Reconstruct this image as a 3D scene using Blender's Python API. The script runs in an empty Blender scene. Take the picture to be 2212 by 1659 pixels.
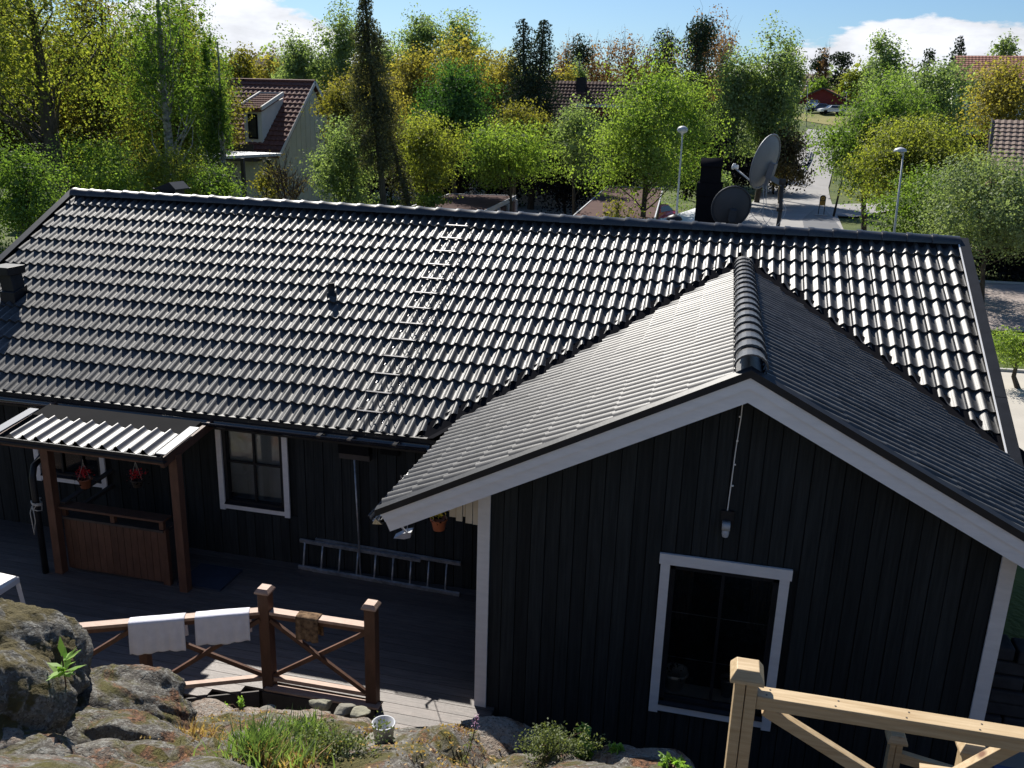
import bpy, bmesh, math, random
import numpy as np
from mathutils import Vector, Matrix
rnd = random.Random(7); rng = np.random.default_rng(7)
S = bpy.context.scene; COL = S.collection
rad = math.radians
# ------------------------------------------------------------------ camera
CAM = Vector((11.17, -9.5551, 3.7023)); PIT, ROL, YAW, F = -0.2903, 0.0303, -0.2257, 1923.35
def cam_axes():
    cy, sy, cp, sp = math.cos(YAW), math.sin(YAW), math.cos(PIT), math.sin(PIT)
    f = Vector((sy*cp, cy*cp, sp)); r = Vector((cy, -sy, 0)); u = r.cross(f)
    cr, sr = math.cos(ROL), math.sin(ROL)
    return cr*r+sr*u, -sr*r+cr*u, f
RT, UP, FW = cam_axes()
cd = bpy.data.cameras.new('camera'); cam = bpy.data.objects.new('camera', cd); COL.objects.link(cam)
cd.sensor_width = 36; cd.lens = 36*F/2212; cd.clip_start = .05; cd.clip_end = 6000
cam.matrix_world = Matrix.Translation(CAM) @ Matrix((RT, UP, -FW)).transposed().to_4x4()
S.camera = cam
# ------------------------------------------------------------------ sky, sun, exposure
SUN_AZ, SUN_EL = rad(-31), rad(42.5)
SD = Vector((math.sin(SUN_AZ)*math.cos(SUN_EL), math.cos(SUN_AZ)*math.cos(SUN_EL), math.sin(SUN_EL)))
W = bpy.data.worlds.new('World'); S.world = W; W.use_nodes = True
nt = W.node_tree; N = nt.nodes; L = nt.links; N.clear()
def nd(nt, t, **k):
    n = nt.nodes.new(t)
    for a, b in k.items(): setattr(n, a, b)
    return n
sky = nd(nt, 'ShaderNodeTexSky', sky_type='NISHITA', sun_disc=False, sun_elevation=SUN_EL, sun_rotation=SUN_AZ, air_density=1.0, dust_density=.6, ozone_density=1.6)
tc = nd(nt, 'ShaderNodeTexCoord'); sep = nd(nt, 'ShaderNodeSeparateXYZ'); L.new(tc.outputs['Generated'], sep.inputs[0])
def math_(nt, op, a, b=None, c=None, clamp=False):
    n = nd(nt, 'ShaderNodeMath', operation=op, use_clamp=clamp)
    for i, x in enumerate((a, b, c)):
        if x is None: continue
        if isinstance(x, (int, float)): n.inputs[i].default_value = x
        else: nt.links.new(x, n.inputs[i])
    return n.outputs[0]
mp = nd(nt, 'ShaderNodeMapping'); mp.inputs['Scale'].default_value = (8, 8, 24); mp.inputs['Location'].default_value = (1.3, .4, .2); L.new(tc.outputs['Generated'], mp.inputs[0])
n1 = nd(nt, 'ShaderNodeTexNoise'); n1.inputs['Scale'].default_value = 1.0; n1.inputs['Detail'].default_value = 9; n1.inputs['Roughness'].default_value = .58; L.new(mp.outputs[0], n1.inputs[0])
mp2 = nd(nt, 'ShaderNodeMapping'); mp2.inputs['Scale'].default_value = (2.2, 2.2, 1.0); mp2.inputs['Location'].default_value = (.35, .1, 0); L.new(tc.outputs['Generated'], mp2.inputs[0])
n2 = nd(nt, 'ShaderNodeTexNoise'); n2.inputs['Scale'].default_value = 1.0; n2.inputs['Detail'].default_value = 2; L.new(mp2.outputs[0], n2.inputs[0])
# bank of cloud above the horizon: its top edge undulates, above it thin streaks
azn = math_(nt, 'ARCTAN2', sep.outputs[0], sep.outputs[1])
wav = math_(nt, 'COSINE', math_(nt, 'MULTIPLY_ADD', azn, 9.0, rad(29)*9))
top = math_(nt, 'ADD', math_(nt, 'MULTIPLY_ADD', wav, .044, .040), math_(nt, 'MULTIPLY', n2.outputs[0], .05))
edge = math_(nt, 'MULTIPLY_ADD', math_(nt, 'SUBTRACT', n1.outputs[0], .5), .12, top)
d_ = math_(nt, 'SUBTRACT', edge, sep.outputs[2])
bank = math_(nt, 'MULTIPLY', d_, 150, clamp=True)
st = math_(nt, 'MULTIPLY', math_(nt, 'SUBTRACT', n1.outputs[0], .66), 5, clamp=True)
mask = math_(nt, 'MAXIMUM', bank, math_(nt, 'MULTIPLY', st, .25))
body = nd(nt, 'ShaderNodeMapRange'); body.inputs[1].default_value = .3; body.inputs[2].default_value = .7; body.inputs[3].default_value = 5.5; body.inputs[4].default_value = 11.0; L.new(n1.outputs[0], body.inputs[0])
cc = nd(nt, 'ShaderNodeCombineColor'); L.new(body.outputs[0], cc.inputs[0]); L.new(math_(nt, 'MULTIPLY', body.outputs[0], 1.03), cc.inputs[1]); L.new(math_(nt, 'MULTIPLY', body.outputs[0], 1.10), cc.inputs[2])
mx = nd(nt, 'ShaderNodeMix', data_type='RGBA'); L.new(mask, mx.inputs['Factor']); tint = nd(nt, 'ShaderNodeVectorMath', operation='MULTIPLY'); L.new(sky.outputs[0], tint.inputs[0]); tint.inputs[1].default_value = (.62, .81, 1.02); L.new(tint.outputs[0], mx.inputs['A']); L.new(cc.outputs[0], mx.inputs['B'])
bg = nd(nt, 'ShaderNodeBackground'); bg.inputs['Strength'].default_value = .062; L.new(mx.outputs['Result'], bg.inputs[0])
wo = nd(nt, 'ShaderNodeOutputWorld'); L.new(bg.outputs[0], wo.inputs[0])
sl = bpy.data.lights.new('sun', 'SUN'); sl.energy = 5; sl.angle = rad(.53); sl.color = (1, .95, .87)
so = bpy.data.objects.new('sun', sl); COL.objects.link(so); so.rotation_euler = (-SD).to_track_quat('-Z', 'Y').to_euler(); so.location = (0, 0, 40)
S.render.engine = 'CYCLES'
S.view_settings.view_transform = 'Standard'; S.view_settings.look = 'None'; S.view_settings.exposure = 0.75; S.view_settings.gamma = 1; S.view_settings.use_curve_mapping = False

# ------------------------------------------------------------------ helpers: points from measured directions
def ray(u, v): return (FW + (u-1106)/F*RT - (v-829.5)/F*UP).normalized()
def PY(u, v, y): d = ray(u, v); return CAM + d*((y-CAM.y)/d.y)
def PX(u, v, x): d = ray(u, v); return CAM + d*((x-CAM.x)/d.x)
def PZ(u, v, z): d = ray(u, v); return CAM + d*((z-CAM.z)/d.z)
def PD(u, v, D): d = ray(u, v); return CAM + d*(D/math.hypot(d.x, d.y))
def sst(a, b, x):
    t = np.clip((x-a)/(b-a), 0, 1); return t*t*(3-2*t)
def zg(x, y):     # height of the open ground
    x = np.asarray(x, float); y = np.asarray(y, float)
    D = np.hypot(x-11, y+9.5)
    dn = np.maximum(np.maximum(-5-x, x-15.5), np.maximum(-3-y, y-6)); dn = np.maximum(dn, 0)
    z = -2.4-.8*sst(0, 5, dn)
    z = z+11.2*sst(92, 195, D)+.006*np.maximum(D-195, 0)+.25*np.sin(x*.05+1)*np.cos(y*.043)*sst(100, 160, D)
    return z
def PT(u, v):
    d = ray(u, v); t = 5.0
    while t < 900:
        p = CAM+d*t
        if p.z < float(zg(p.x, p.y)): return p
        t += .4
    return CAM+d*t

# ------------------------------------------------------------------ materials
def lin(c): return tuple(c)+(1,)
def pmat(name, col, rough=.6, var=.25, scale=8, spec=.5, metal=0, bump=0, bscale=40, stretch=(1,1,1), col2=None, island=0, coat=0, dist=.01, detail=6):
    m = bpy.data.materials.new(name); m.use_nodes = True; t = m.node_tree; b = t.nodes['Principled BSDF']
    b.inputs['Roughness'].default_value = rough; b.inputs['Metallic'].default_value = metal
    b.inputs['Specular IOR Level'].default_value = spec; b.inputs['Coat Weight'].default_value = coat
    co = nd(t, 'ShaderNodeTexCoord'); mpn = nd(t, 'ShaderNodeMapping'); mpn.inputs['Scale'].default_value = stretch; t.links.new(co.outputs['Object'], mpn.inputs[0])
    ns = nd(t, 'ShaderNodeTexNoise'); ns.inputs['Scale'].default_value = scale; ns.inputs['Detail'].default_value = detail; ns.inputs['Roughness'].default_value = .6; t.links.new(mpn.outputs[0], ns.inputs[0])
    rp = nd(t, 'ShaderNodeValToRGB'); e = rp.color_ramp.elements; e[0].position = .32; e[1].position = .68
    c2 = col2 if col2 else tuple(min(1, x*(1+var)) for x in col)
    e[0].color = lin(tuple(x*(1-var) for x in col) if not col2 else col); e[1].color = lin(c2)
    t.links.new(ns.outputs[0], rp.inputs[0]); outc = rp.outputs[0]
    if island:
        gi = nd(t, 'ShaderNodeNewGeometry'); oi = nd(t, 'ShaderNodeObjectInfo')
        r_ = math_(t, 'FRACT', math_(t, 'ADD', gi.outputs['Random Per Island'], oi.outputs['Random']))
        mr = nd(t, 'ShaderNodeMapRange'); mr.inputs[3].default_value = 1-island; mr.inputs[4].default_value = 1+island; t.links.new(r_, mr.inputs[0])
        vm = nd(t, 'ShaderNodeVectorMath', operation='SCALE'); t.links.new(outc, vm.inputs[0]); t.links.new(mr.outputs[0], vm.inputs['Scale']); outc = vm.outputs[0]
    t.links.new(outc, b.inputs['Base Color'])
    if bump:
        nb = nd(t, 'ShaderNodeTexNoise'); nb.inputs['Scale'].default_value = bscale; nb.inputs['Detail'].default_value = 5; t.links.new(mpn.outputs[0], nb.inputs[0])
        bp = nd(t, 'ShaderNodeBump'); bp.inputs['Strength'].default_value = bump; bp.inputs['Distance'].default_value = dist; t.links.new(nb.outputs[0], bp.inputs['Height']); t.links.new(bp.outputs[0], b.inputs['Normal'])
    return m
def leafmat(name, col, col2, trans=.5, rnd_=.22, scale=.5):
    m = bpy.data.materials.new(name); m.use_nodes = True; t = m.node_tree; t.nodes.clear()
    gi = nd(t, 'ShaderNodeNewGeometry'); co = nd(t, 'ShaderNodeTexCoord')
    ns = nd(t, 'ShaderNodeTexNoise'); ns.inputs['Scale'].default_value = scale; ns.inputs['Detail'].default_value = 3; t.links.new(co.outputs['Object'], ns.inputs[0])
    a = math_(t, 'ADD', math_(t, 'MULTIPLY', gi.outputs['Random Per Island'], .5), math_(t, 'MULTIPLY', ns.outputs[0], 1.0))
    rp = nd(t, 'ShaderNodeValToRGB'); e = rp.color_ramp.elements; e[0].position = .45; e[1].position = 1.05 if False else 1.0; e[0].color = lin(tuple(x*1.2 for x in col)); e[1].color = lin(tuple(x*1.2 for x in col2)); t.links.new(a, rp.inputs[0])
    mr = nd(t, 'ShaderNodeMapRange'); mr.inputs[3].default_value = 1-rnd_; mr.inputs[4].default_value = 1+rnd_; t.links.new(math_(t, 'FRACT', math_(t, 'MULTIPLY', gi.outputs['Random Per Island'], 7.31)), mr.inputs[0])
    vm = nd(t, 'ShaderNodeVectorMath', operation='SCALE'); t.links.new(rp.outputs[0], vm.inputs[0]); t.links.new(mr.outputs[0], vm.inputs['Scale'])
    di = nd(t, 'ShaderNodeBsdfDiffuse'); tr = nd(t, 'ShaderNodeBsdfTranslucent'); t.links.new(vm.outputs[0], di.inputs[0])
    vy = nd(t, 'ShaderNodeVectorMath', operation='MULTIPLY'); t.links.new(vm.outputs[0], vy.inputs[0]); vy.inputs[1].default_value = (2.0, 2.1, 1.0); t.links.new(vy.outputs[0], tr.inputs[0])
    mx = nd(t, 'ShaderNodeMixShader'); mx.inputs[0].default_value = trans; t.links.new(di.outputs[0], mx.inputs[1]); t.links.new(tr.outputs[0], mx.inputs[2])
    gl = nd(t, 'ShaderNodeBsdfGlossy'); gl.inputs['Roughness'].default_value = .6; gl.inputs[0].default_value = (.8, .8, .8, 1)
    m2 = nd(t, 'ShaderNodeMixShader'); m2.inputs[0].default_value = .025; t.links.new(mx.outputs[0], m2.inputs[1]); t.links.new(gl.outputs[0], m2.inputs[2])
    o = nd(t, 'ShaderNodeOutputMaterial'); t.links.new(m2.outputs[0], o.inputs[0]); return m
M = {}
M['tile'] = pmat('black_tile', (.045, .044, .043), .48, .4, 12, .5, bump=.25, bscale=180, island=.3, dist=.004)
M['ridge'] = pmat('ridge_tile', (.03, .032, .037), .42, .3, 20, .6, bump=.2, bscale=150, island=.2, dist=.003)
M['blackmetal'] = pmat('black_sheet_metal', (.011, .012, .015), .5, .3, 6, .3, bump=.08, bscale=30)
M['gutter'] = pmat('gutter_metal', (.02, .02, .024), .16, .3, 6, .8)
M['board'] = pmat('black_board', (.023, .026, .027), .85, .3, 3, .15, stretch=(12, 12, .6), bump=.3, bscale=30, island=.25)
M['whitewood'] = pmat('white_painted_wood', (.70, .68, .67), .6, .06, 5, .4, stretch=(1, 1, 4), bump=.06, bscale=60)
M['cream'] = pmat('cream_board', (.60, .53, .42), .65, .08, 4, .3, bump=.06, bscale=60)
M['deck'] = pmat('weathered_deck', (.055, .043, .038), .55, .0, 3, .6, stretch=(1.2, 22, 1), col2=(.135, .107, .094), bump=.25, bscale=30, island=.25)
M['brownwood'] = pmat('brown_stained_wood', (.075, .034, .02), .6, .0, 5, .4, stretch=(3, 3, 1), col2=(.12, .056, .034), bump=.2, bscale=50, island=.15)
M['palewood'] = pmat('sun_bleached_wood', (.30, .19, .14), .6, .0, 5, .4, stretch=(2, 9, 1), col2=(.42, .29, .22), bump=.2, bscale=50, island=.15)
def pine_mat():
    m = pmat('fresh_pine', (.36, .25, .13), .55, 0, 4, .35, stretch=(1, 14, 14), col2=(.50, .38, .23), bump=.1, bscale=50)
    t = m.node_tree; b = t.nodes['Principled BSDF']; co = nd(t, 'ShaderNodeTexCoord'); vo = nd(t, 'ShaderNodeTexVoronoi'); vo.inputs['Scale'].default_value = 3.1
    t.links.new(co.outputs['Object'], vo.inputs[0]); mr = nd(t, 'ShaderNodeMapRange'); mr.inputs[1].default_value = .05; mr.inputs[2].default_value = .10; t.links.new(vo.outputs['Distance'], mr.inputs[0])
    old = b.inputs['Base Color'].links[0].from_socket; mx = nd(t, 'ShaderNodeMix', data_type='RGBA'); mx.inputs['A'].default_value = (.16, .07, .03, 1); t.links.new(old, mx.inputs['B']); t.links.new(mr.outputs[0], mx.inputs['Factor']); t.links.new(mx.outputs['Result'], b.inputs['Base Color']); return m
M['pine'] = pine_mat()
M['darkwood'] = pmat('dark_wood', (.05, .04, .035), .7, .3, 6)
M['glass'] = bpy.data.materials.new('window_glass'); M['glass'].use_nodes = True
t = M['glass'].node_tree; t.nodes.clear(); g_ = nd(t, 'ShaderNodeBsdfGlossy'); g_.inputs['Roughness'].default_value = .02; tr_ = nd(t, 'ShaderNodeBsdfTransparent'); tr_.inputs[0].default_value = (.75, .78, .8, 1)
fr_ = nd(t, 'ShaderNodeFresnel'); fr_.inputs[0].default_value = 1.6; ms_ = nd(t, 'ShaderNodeMixShader'); t.links.new(fr_.outputs[0], ms_.inputs[0]); t.links.new(tr_.outputs[0], ms_.inputs[1]); t.links.new(g_.outputs[0], ms_.inputs[2]); o_ = nd(t, 'ShaderNodeOutputMaterial'); t.links.new(ms_.outputs[0], o_.inputs[0])
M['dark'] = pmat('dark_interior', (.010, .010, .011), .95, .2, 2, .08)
M['blind'] = pmat('window_blind', (.85, .78, .68), .6, .1, 5)
M['steel'] = pmat('shiny_steel', (.55, .56, .58), .22, .1, 8, .5, metal=1)
M['stepsteel'] = pmat('step_steel', (.09, .09, .095), .42, .3, 14, .5, metal=1)
M['alu'] = pmat('dull_aluminium', (.42, .43, .45), .5, .45, 9, .5, metal=.7)
M['dish'] = pmat('grey_dish', (.17, .18, .20), .5, .08, 3, .4)
M['dish2'] = pmat('dark_dish', (.06, .06, .065), .6, .1, 3, .3)
M['lightgrey'] = pmat('light_grey_metal', (.42, .43, .45), .5, .1, 4)
M['white'] = pmat('white_plastic', (.78, .77, .75), .4, .04, 4, .5)
M['towel'] = pmat('white_towel', (.68, .67, .72), .95, .06, 12, .1, bump=.8, bscale=220, dist=.006)
M['rug'] = pmat('brown_rug', (.05, .03, .02), .95, 0, 18, .1, col2=(.26, .17, .10), bump=.8, bscale=160, dist=.008)
M['terra'] = pmat('terracotta', (.36, .12, .06), .8, .2, 9)
M['redfl'] = pmat('red_petals', (.55, .02, .03), .6, .3, 30)
M['yelfl'] = pmat('yellow_petals', (.75, .62, .06), .6, .2, 30)
M['pinkfl'] = pmat('pink_petals', (.45, .25, .38), .6, .2, 30)
M['bluepl'] = pmat('blue_plastic', (.07, .11, .24), .5, .15, 8)
M['matblue'] = pmat('mat_blue', (.022, .030, .05), .9, .2, 8)
M['rope'] = pmat('pale_cord', (.45, .43, .38), .8, .1, 20)
M['bark'] = pmat('dark_bark', (.045, .036, .028), .9, 0, 5, .2, stretch=(3, 3, .6), col2=(.10, .085, .065), bump=.8, bscale=14, dist=.03)
M['birchbark'] = pmat('birch_bark', (.06, .055, .05), .8, 0, 2.2, .2, stretch=(2, 2, 3.5), col2=(.46, .44, .40), bump=.4, bscale=14, dist=.02)
M['twig'] = pmat('brown_twig', (.10, .065, .05), .9, .3, 5, .1)
M['roofbrown'] = pmat('brown_roof_tile', (.15, .062, .046), .8, .3, 9, .3, island=.12)
M['roofbrown2'] = pmat('dark_brown_roof_tile', (.085, .048, .040), .85, .3, 9, .15, island=.12)
M['roofred'] = pmat('red_roof_tile', (.26, .11, .075), .75, .2, 6, .3, island=.12)
M['rooftan'] = pmat('tan_roof_tile', (.20, .14, .11), .7, .2, 6, .3, island=.12)
M['garroof'] = pmat('brown_corrugated_roof', (.11, .066, .058), .85, .12, 1.5, .08)
M['creamwall'] = pmat('cream_house_wall', (.58, .57, .44), .8, .05, 2, .2)
M['redwall'] = pmat('red_wood_wall', (.20, .035, .03), .8, .15, 2, .2)
M['brick'] = pmat('pink_brick', (.30, .17, .14), .85, .15, 4, .2)
M['whitewall'] = pmat('pale_wall', (.62, .60, .55), .8, .05, 2, .2)
M['shedroof'] = pmat('pale_metal_roof', (.60, .60, .60), .45, .06, 1, .4)
M['asphalt'] = pmat('asphalt', (.25, .24, .23), .75, .12, .6, .35, bump=.1, bscale=20)
M['wetasph'] = pmat('darker_asphalt', (.10, .10, .105), .6, .1, .6, .4)
M['gravel'] = pmat('gravel', (.20, .165, .15), .9, 0, 1.2, .2, col2=(.34, .29, .26), bump=.4, bscale=25, detail=10)
M['paving'] = pmat('pale_paving', (.40, .37, .32), .85, .08, .8, .2)
M['grass'] = pmat('grass_ground', (.035, .06, .015), .9, 0, .35, .2, col2=(.11, .13, .03), bump=.6, bscale=9, dist=.1, detail=10)
M['drygrass'] = pmat('dry_grass_bank', (.12, .13, .035), .9, 0, .3, .2, col2=(.24, .21, .07), bump=.6, bscale=9, dist=.1)
M['carblue'] = pmat('dark_blue_car_paint', (.02, .045, .11), .25, .05, 3, .5, coat=.8)
M['carwhite'] = pmat('white_car_paint', (.65, .67, .68), .3, .03, 3, .5, coat=.6)
M['carblack'] = pmat('black_car_paint', (.012, .012, .014), .25, .05, 3, .5, coat=.8)
M['carred'] = pmat('red_car_paint', (.45, .02, .015), .3, .05, 3, .5, coat=.6)
M['carglass'] = pmat('car_glass', (.02, .025, .03), .08, .05, 3, .8)
M['rubber'] = pmat('rubber', (.012, .012, .014), .95, .1, 9, .0)
M['signyel'] = pmat('sign_yellow', (.62, .33, .04), .5, .05, 9)
M['concrete'] = pmat('concrete', (.45, .43, .39), .85, .1, 6, .2, bump=.2)
M['redlight'] = pmat('red_lamp_glass', (.4, .02, .02), .3, .05, 9)
def rockmat(name, base, base2, moss, mossamt, litter=None):
    m = pmat(name, base, .85, 0, 3.5, .3, col2=base2, detail=12); t = m.node_tree; b = t.nodes['Principled BSDF']; old = b.inputs['Base Color'].links[0].from_socket
    co = nd(t, 'ShaderNodeTexCoord'); gi = nd(t, 'ShaderNodeNewGeometry'); sx = nd(t, 'ShaderNodeSeparateXYZ'); t.links.new(gi.outputs['Normal'], sx.inputs[0])
    def noise(s, det=8, dist=0):
        n = nd(t, 'ShaderNodeTexNoise'); n.inputs['Scale'].default_value = s; n.inputs['Detail'].default_value = det; n.inputs['Roughness'].default_value = .65; n.inputs['Distortion'].default_value = dist; t.links.new(co.outputs['Object'], n.inputs[0]); return n.outputs[0]
    def mixc(f, a, c):
        x = nd(t, 'ShaderNodeMix', data_type='RGBA'); t.links.new(f, x.inputs['Factor'])
        if isinstance(a, tuple): x.inputs['A'].default_value = lin(a)
        else: t.links.new(a, x.inputs['A'])
        if isinstance(c, tuple): x.inputs['B'].default_value = lin(c)
        else: t.links.new(c, x.inputs['B'])
        return x.outputs['Result']
    f1 = math_(t, 'MULTIPLY', math_(t, 'SUBTRACT', noise(24, 14, .8), .50), 14, clamp=True)        # pale lichen
    c = mixc(math_(t, 'MULTIPLY', f1, .55), old, (.36, .36, .33))
    f4 = math_(t, 'MULTIPLY', math_(t, 'SUBTRACT', noise(48, 8), .54), 12, clamp=True)           # dark specks
    c = mixc(math_(t, 'MULTIPLY', f4, .75), c, (.035, .03, .025))
    ms = math_(t, 'ADD', noise(2.6, 10, .6), math_(t, 'MULTIPLY', math_(t, 'SUBTRACT', sx.outputs[2], .6), .25))
    f2 = math_(t, 'MULTIPLY', math_(t, 'SUBTRACT', ms, 1-mossamt), 11, clamp=True)
    mo = mixc(noise(15, 5), tuple(x*.35 for x in moss), tuple(min(1, x*1.5) for x in moss))
    c = mixc(f2, c, mo)
    if litter:
        f3 = math_(t, 'MULTIPLY', math_(t, 'SUBTRACT', noise(3.3, 8, 1.0), .52), 10, clamp=True)
        li = mixc(math_(t, 'MULTIPLY', math_(t, 'SUBTRACT', noise(38, 4), .42), 6, clamp=True), (.05, .028, .018), litter)
        c = mixc(f3, c, li)
    t.links.new(c, b.inputs['Base Color'])
    bp = nd(t, 'ShaderNodeBump'); bp.inputs['Strength'].default_value = 1.0; bp.inputs['Distance'].default_value = .06
    hh = math_(t, 'ADD', noise(11, 14, .5), math_(t, 'MULTIPLY', noise(55, 8), .5)); t.links.new(hh, bp.inputs['Height']); t.links.new(bp.outputs[0], b.inputs['Normal'])
    return m
M['rock'] = rockmat('grey_rock', (.085, .075, .062), (.20, .18, .155), (.10, .09, .025), .45, (.26, .13, .07))
M['rockmoss'] = rockmat('mossy_rock', (.085, .08, .07), (.20, .185, .16), (.10, .08, .03), .55)
M['rockpale'] = rockmat('pale_rock', (.24, .19, .15), (.40, .33, .27), (.09, .09, .03), .34, (.26, .15, .09))
M['stone'] = pmat('grey_stone', (.20, .19, .16), .85, .25, 7, .2, bump=.6, bscale=30, dist=.02)
M['stonepale'] = pmat('pale_stone', (.26, .25, .19), .85, .2, 7, .2, bump=.5, bscale=30, dist=.02)
M['wallstone'] = pmat('dark_wall_stone', (.05, .05, .055), .9, .3, 5, .2)
LM = dict(
 yel=leafmat('yellow_green_leaves', (.075, .095, .018), (.18, .19, .04)),
 ochre=leafmat('ochre_leaves', (.11, .10, .026), (.24, .20, .05)),
 olive=leafmat('olive_leaves', (.06, .062, .015), (.15, .135, .028)),
 lime=leafmat('fresh_green_leaves', (.07, .12, .022), (.17, .22, .05)),
 green=leafmat('mid_green_leaves', (.05, .09, .018), (.11, .16, .035)),
 dark=leafmat('dark_green_leaves', (.024, .06, .018), (.055, .10, .03), .4),
 birch=leafmat('birch_leaves', (.085, .12, .055), (.17, .215, .10), .5),
 pale=leafmat('pale_green_leaves', (.08, .11, .05), (.19, .23, .12), .35),
 deep=leafmat('deep_green_leaves', (.025, .065, .018), (.06, .12, .03), .4),
 conif=leafmat('conifer_needles', (.014, .026, .016), (.034, .05, .026), .15),
 deadc=leafmat('sparse_needles', (.035, .04, .022), (.09, .09, .045), .25),
 red=leafmat('reddish_buds', (.14, .07, .04), (.26, .15, .09), .3),
 brown=leafmat('brownish_leaves', (.05, .04, .02), (.11, .085, .04), .3),
 grassb=leafmat('grass_blades', (.05, .09, .03), (.14, .19, .07), .4, scale=6),
 dryg=leafmat('dry_blades', (.22, .13, .06), (.42, .30, .15), .3, scale=6),
 herb=leafmat('herb_leaves', (.09, .17, .03), (.22, .34, .08), .45, scale=6),
 creep=leafmat('creeper_leaves', (.06, .08, .03), (.15, .17, .08), .3, scale=6))

# ------------------------------------------------------------------ mesh building
class MB:
    def __init__(s): s.v = []; s.f = []
    def box(s, c, sz, R=None, taper=None):
        n = len(s.v); x, y, z = sz[0]/2, sz[1]/2, sz[2]/2; c = Vector(c)
        for i, (a, b, d) in enumerate(((-x,-y,-z),(x,-y,-z),(x,y,-z),(-x,y,-z),(-x,-y,z),(x,-y,z),(x,y,z),(-x,y,z))):
            if taper and i > 3: a *= taper; b *= taper
            p = Vector((a, b, d)); s.v.append(c+(R @ p if R else p))
        for q in ((0,3,2,1),(4,5,6,7),(0,1,5,4),(1,2,6,5),(2,3,7,6),(3,0,4,7)): s.f.append(tuple(n+i for i in q))
        return s
    def bb(s, a, b): a = Vector(a); b = Vector(b); return s.box((a+b)/2, [abs(q) for q in (b-a)])
    def bar(s, a, b, w, h, up=(0,0,1)):     # beam from a to b, w across, h along up
        a = Vector(a); b = Vector(b); d = (b-a); ln = d.length; d.normalize(); x = d.cross(Vector(up)).normalized(); z = x.cross(d)
        return s.box((a+b)/2, (w, ln, h), Matrix((x, d, z)).transposed())
    def prism(s, pts, ext):                  # polygon extruded by vector
        n = len(s.v); k = len(pts); e = Vector(ext); pts = [Vector(p) for p in pts]
        s.v += pts+[p+e for p in pts]
        s.f.append(tuple(n+i for i in range(k))[::-1]); s.f.append(tuple(n+k+i for i in range(k)))
        for i in range(k): j = (i+1) % k; s.f.append((n+i, n+j, n+k+j, n+k+i))
        return s
    def tube(s, pts, rads, k=8, cap=True):
        pts = [Vector(p) for p in pts]; n0 = len(s.v)
        if not hasattr(rads, '__len__'): rads = [rads]*len(pts)
        ref = None
        for i, p in enumerate(pts):
            d = (pts[min(i+1, len(pts)-1)]-pts[max(i-1, 0)]).normalized()
            if ref is None: ref = Vector((1,0,0)) if abs(d.x) < .9 else Vector((0,1,0))
            x = (ref-d*ref.dot(d)).normalized(); ref = x; y = d.cross(x)
            for j in range(k): a = 2*math.pi*j/k; s.v.append(p+(x*math.cos(a)+y*math.sin(a))*rads[i])
        for i in range(len(pts)-1):
            for j in range(k): a = n0+i*k+j; b = n0+i*k+(j+1) % k; s.f.append((a, b, b+k, a+k))
        if cap:
            s.f.append(tuple(n0+j for j in range(k))[::-1]); e = n0+(len(pts)-1)*k; s.f.append(tuple(e+j for j in range(k)))
        return s
    def lathe(s, prof, c, k=20, R=None):     # (r,z) profile
        n0 = len(s.v); c = Vector(c)
        for r, z in prof:
            for j in range(k): a = 2*math.pi*j/k; p = Vector((r*math.cos(a), r*math.sin(a), z)); s.v.append(c+(R @ p if R else p))
        for i in range(len(prof)-1):
            for j in range(k): a = n0+i*k+j; b = n0+i*k+(j+1) % k; s.f.append((a, b, b+k, a+k))
        return s
    def quad(s, *p): n = len(s.v); s.v += [Vector(q) for q in p]; s.f.append(tuple(range(n, n+len(p)))); return s
    def sheet(s, fn, nu, nv):
        n0 = len(s.v)
        for i in range(nu+1):
            for j in range(nv+1): s.v.append(Vector(fn(i/nu, j/nv)))
        for i in range(nu):
            for j in range(nv): a = n0+i*(nv+1)+j; s.f.append((a, a+nv+1, a+nv+2, a+1))
        return s
def newmesh(name, v, f, mat, smooth=False):
    me = bpy.data.meshes.new(name); me.from_pydata([tuple(p) for p in v], [], f); me.update()
    if mat: me.materials.append(M[mat] if isinstance(mat, str) and mat in M else (LM[mat] if isinstance(mat, str) else mat))
    if smooth: me.shade_smooth()
    return me
def put(name, me, parent=None, loc=None):
    o = bpy.data.objects.new(name, me); COL.objects.link(o)
    if parent is not None:
        o.parent = parent
        if parent.parent is None: o.location = -parent.location
    if loc is not None: o.location = loc
    return o
def tag(o, label=None, cat=None, group=None, kind=None):
    for k, v in (('label', label), ('category', cat), ('group', group), ('kind', kind)):
        if v: o[k] = v
    return o
def root(name, label, cat, loc=(0,0,0), group=None):
    o = bpy.data.objects.new(name, None); o.empty_display_size = .2; COL.objects.link(o); o.location = Vector(loc); return tag(o, label, cat, group)
def part(mb, name, mat, parent, smooth=False, bevel=0, label=None):
    o = put(name, newmesh(name, mb.v, mb.f, mat, smooth), parent)
    if bevel:
        b = o.modifiers.new('bevel', 'BEVEL'); b.width = bevel; b.segments = 2; b.limit_method = 'ANGLE'
    if label: o['label'] = label
    return o
def solo(mb, name, mat, label, cat, group=None, smooth=False, bevel=0, kind=None):
    v = np.array([tuple(p) for p in mb.v]); c = Vector(((v[:,0].min()+v[:,0].max())/2, (v[:,1].min()+v[:,1].max())/2, v[:,2].min()))
    if kind == 'structure': c = Vector((0,0,0))
    o = put(name, newmesh(name, [p-c for p in mb.v], mb.f, mat, smooth), None, c)
    if bevel:
        b = o.modifiers.new('bevel', 'BEVEL'); b.width = bevel; b.segments = 2; b.limit_method = 'ANGLE'
    if kind: o['kind'] = kind; return o
    return tag(o, label, cat, group)
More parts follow.
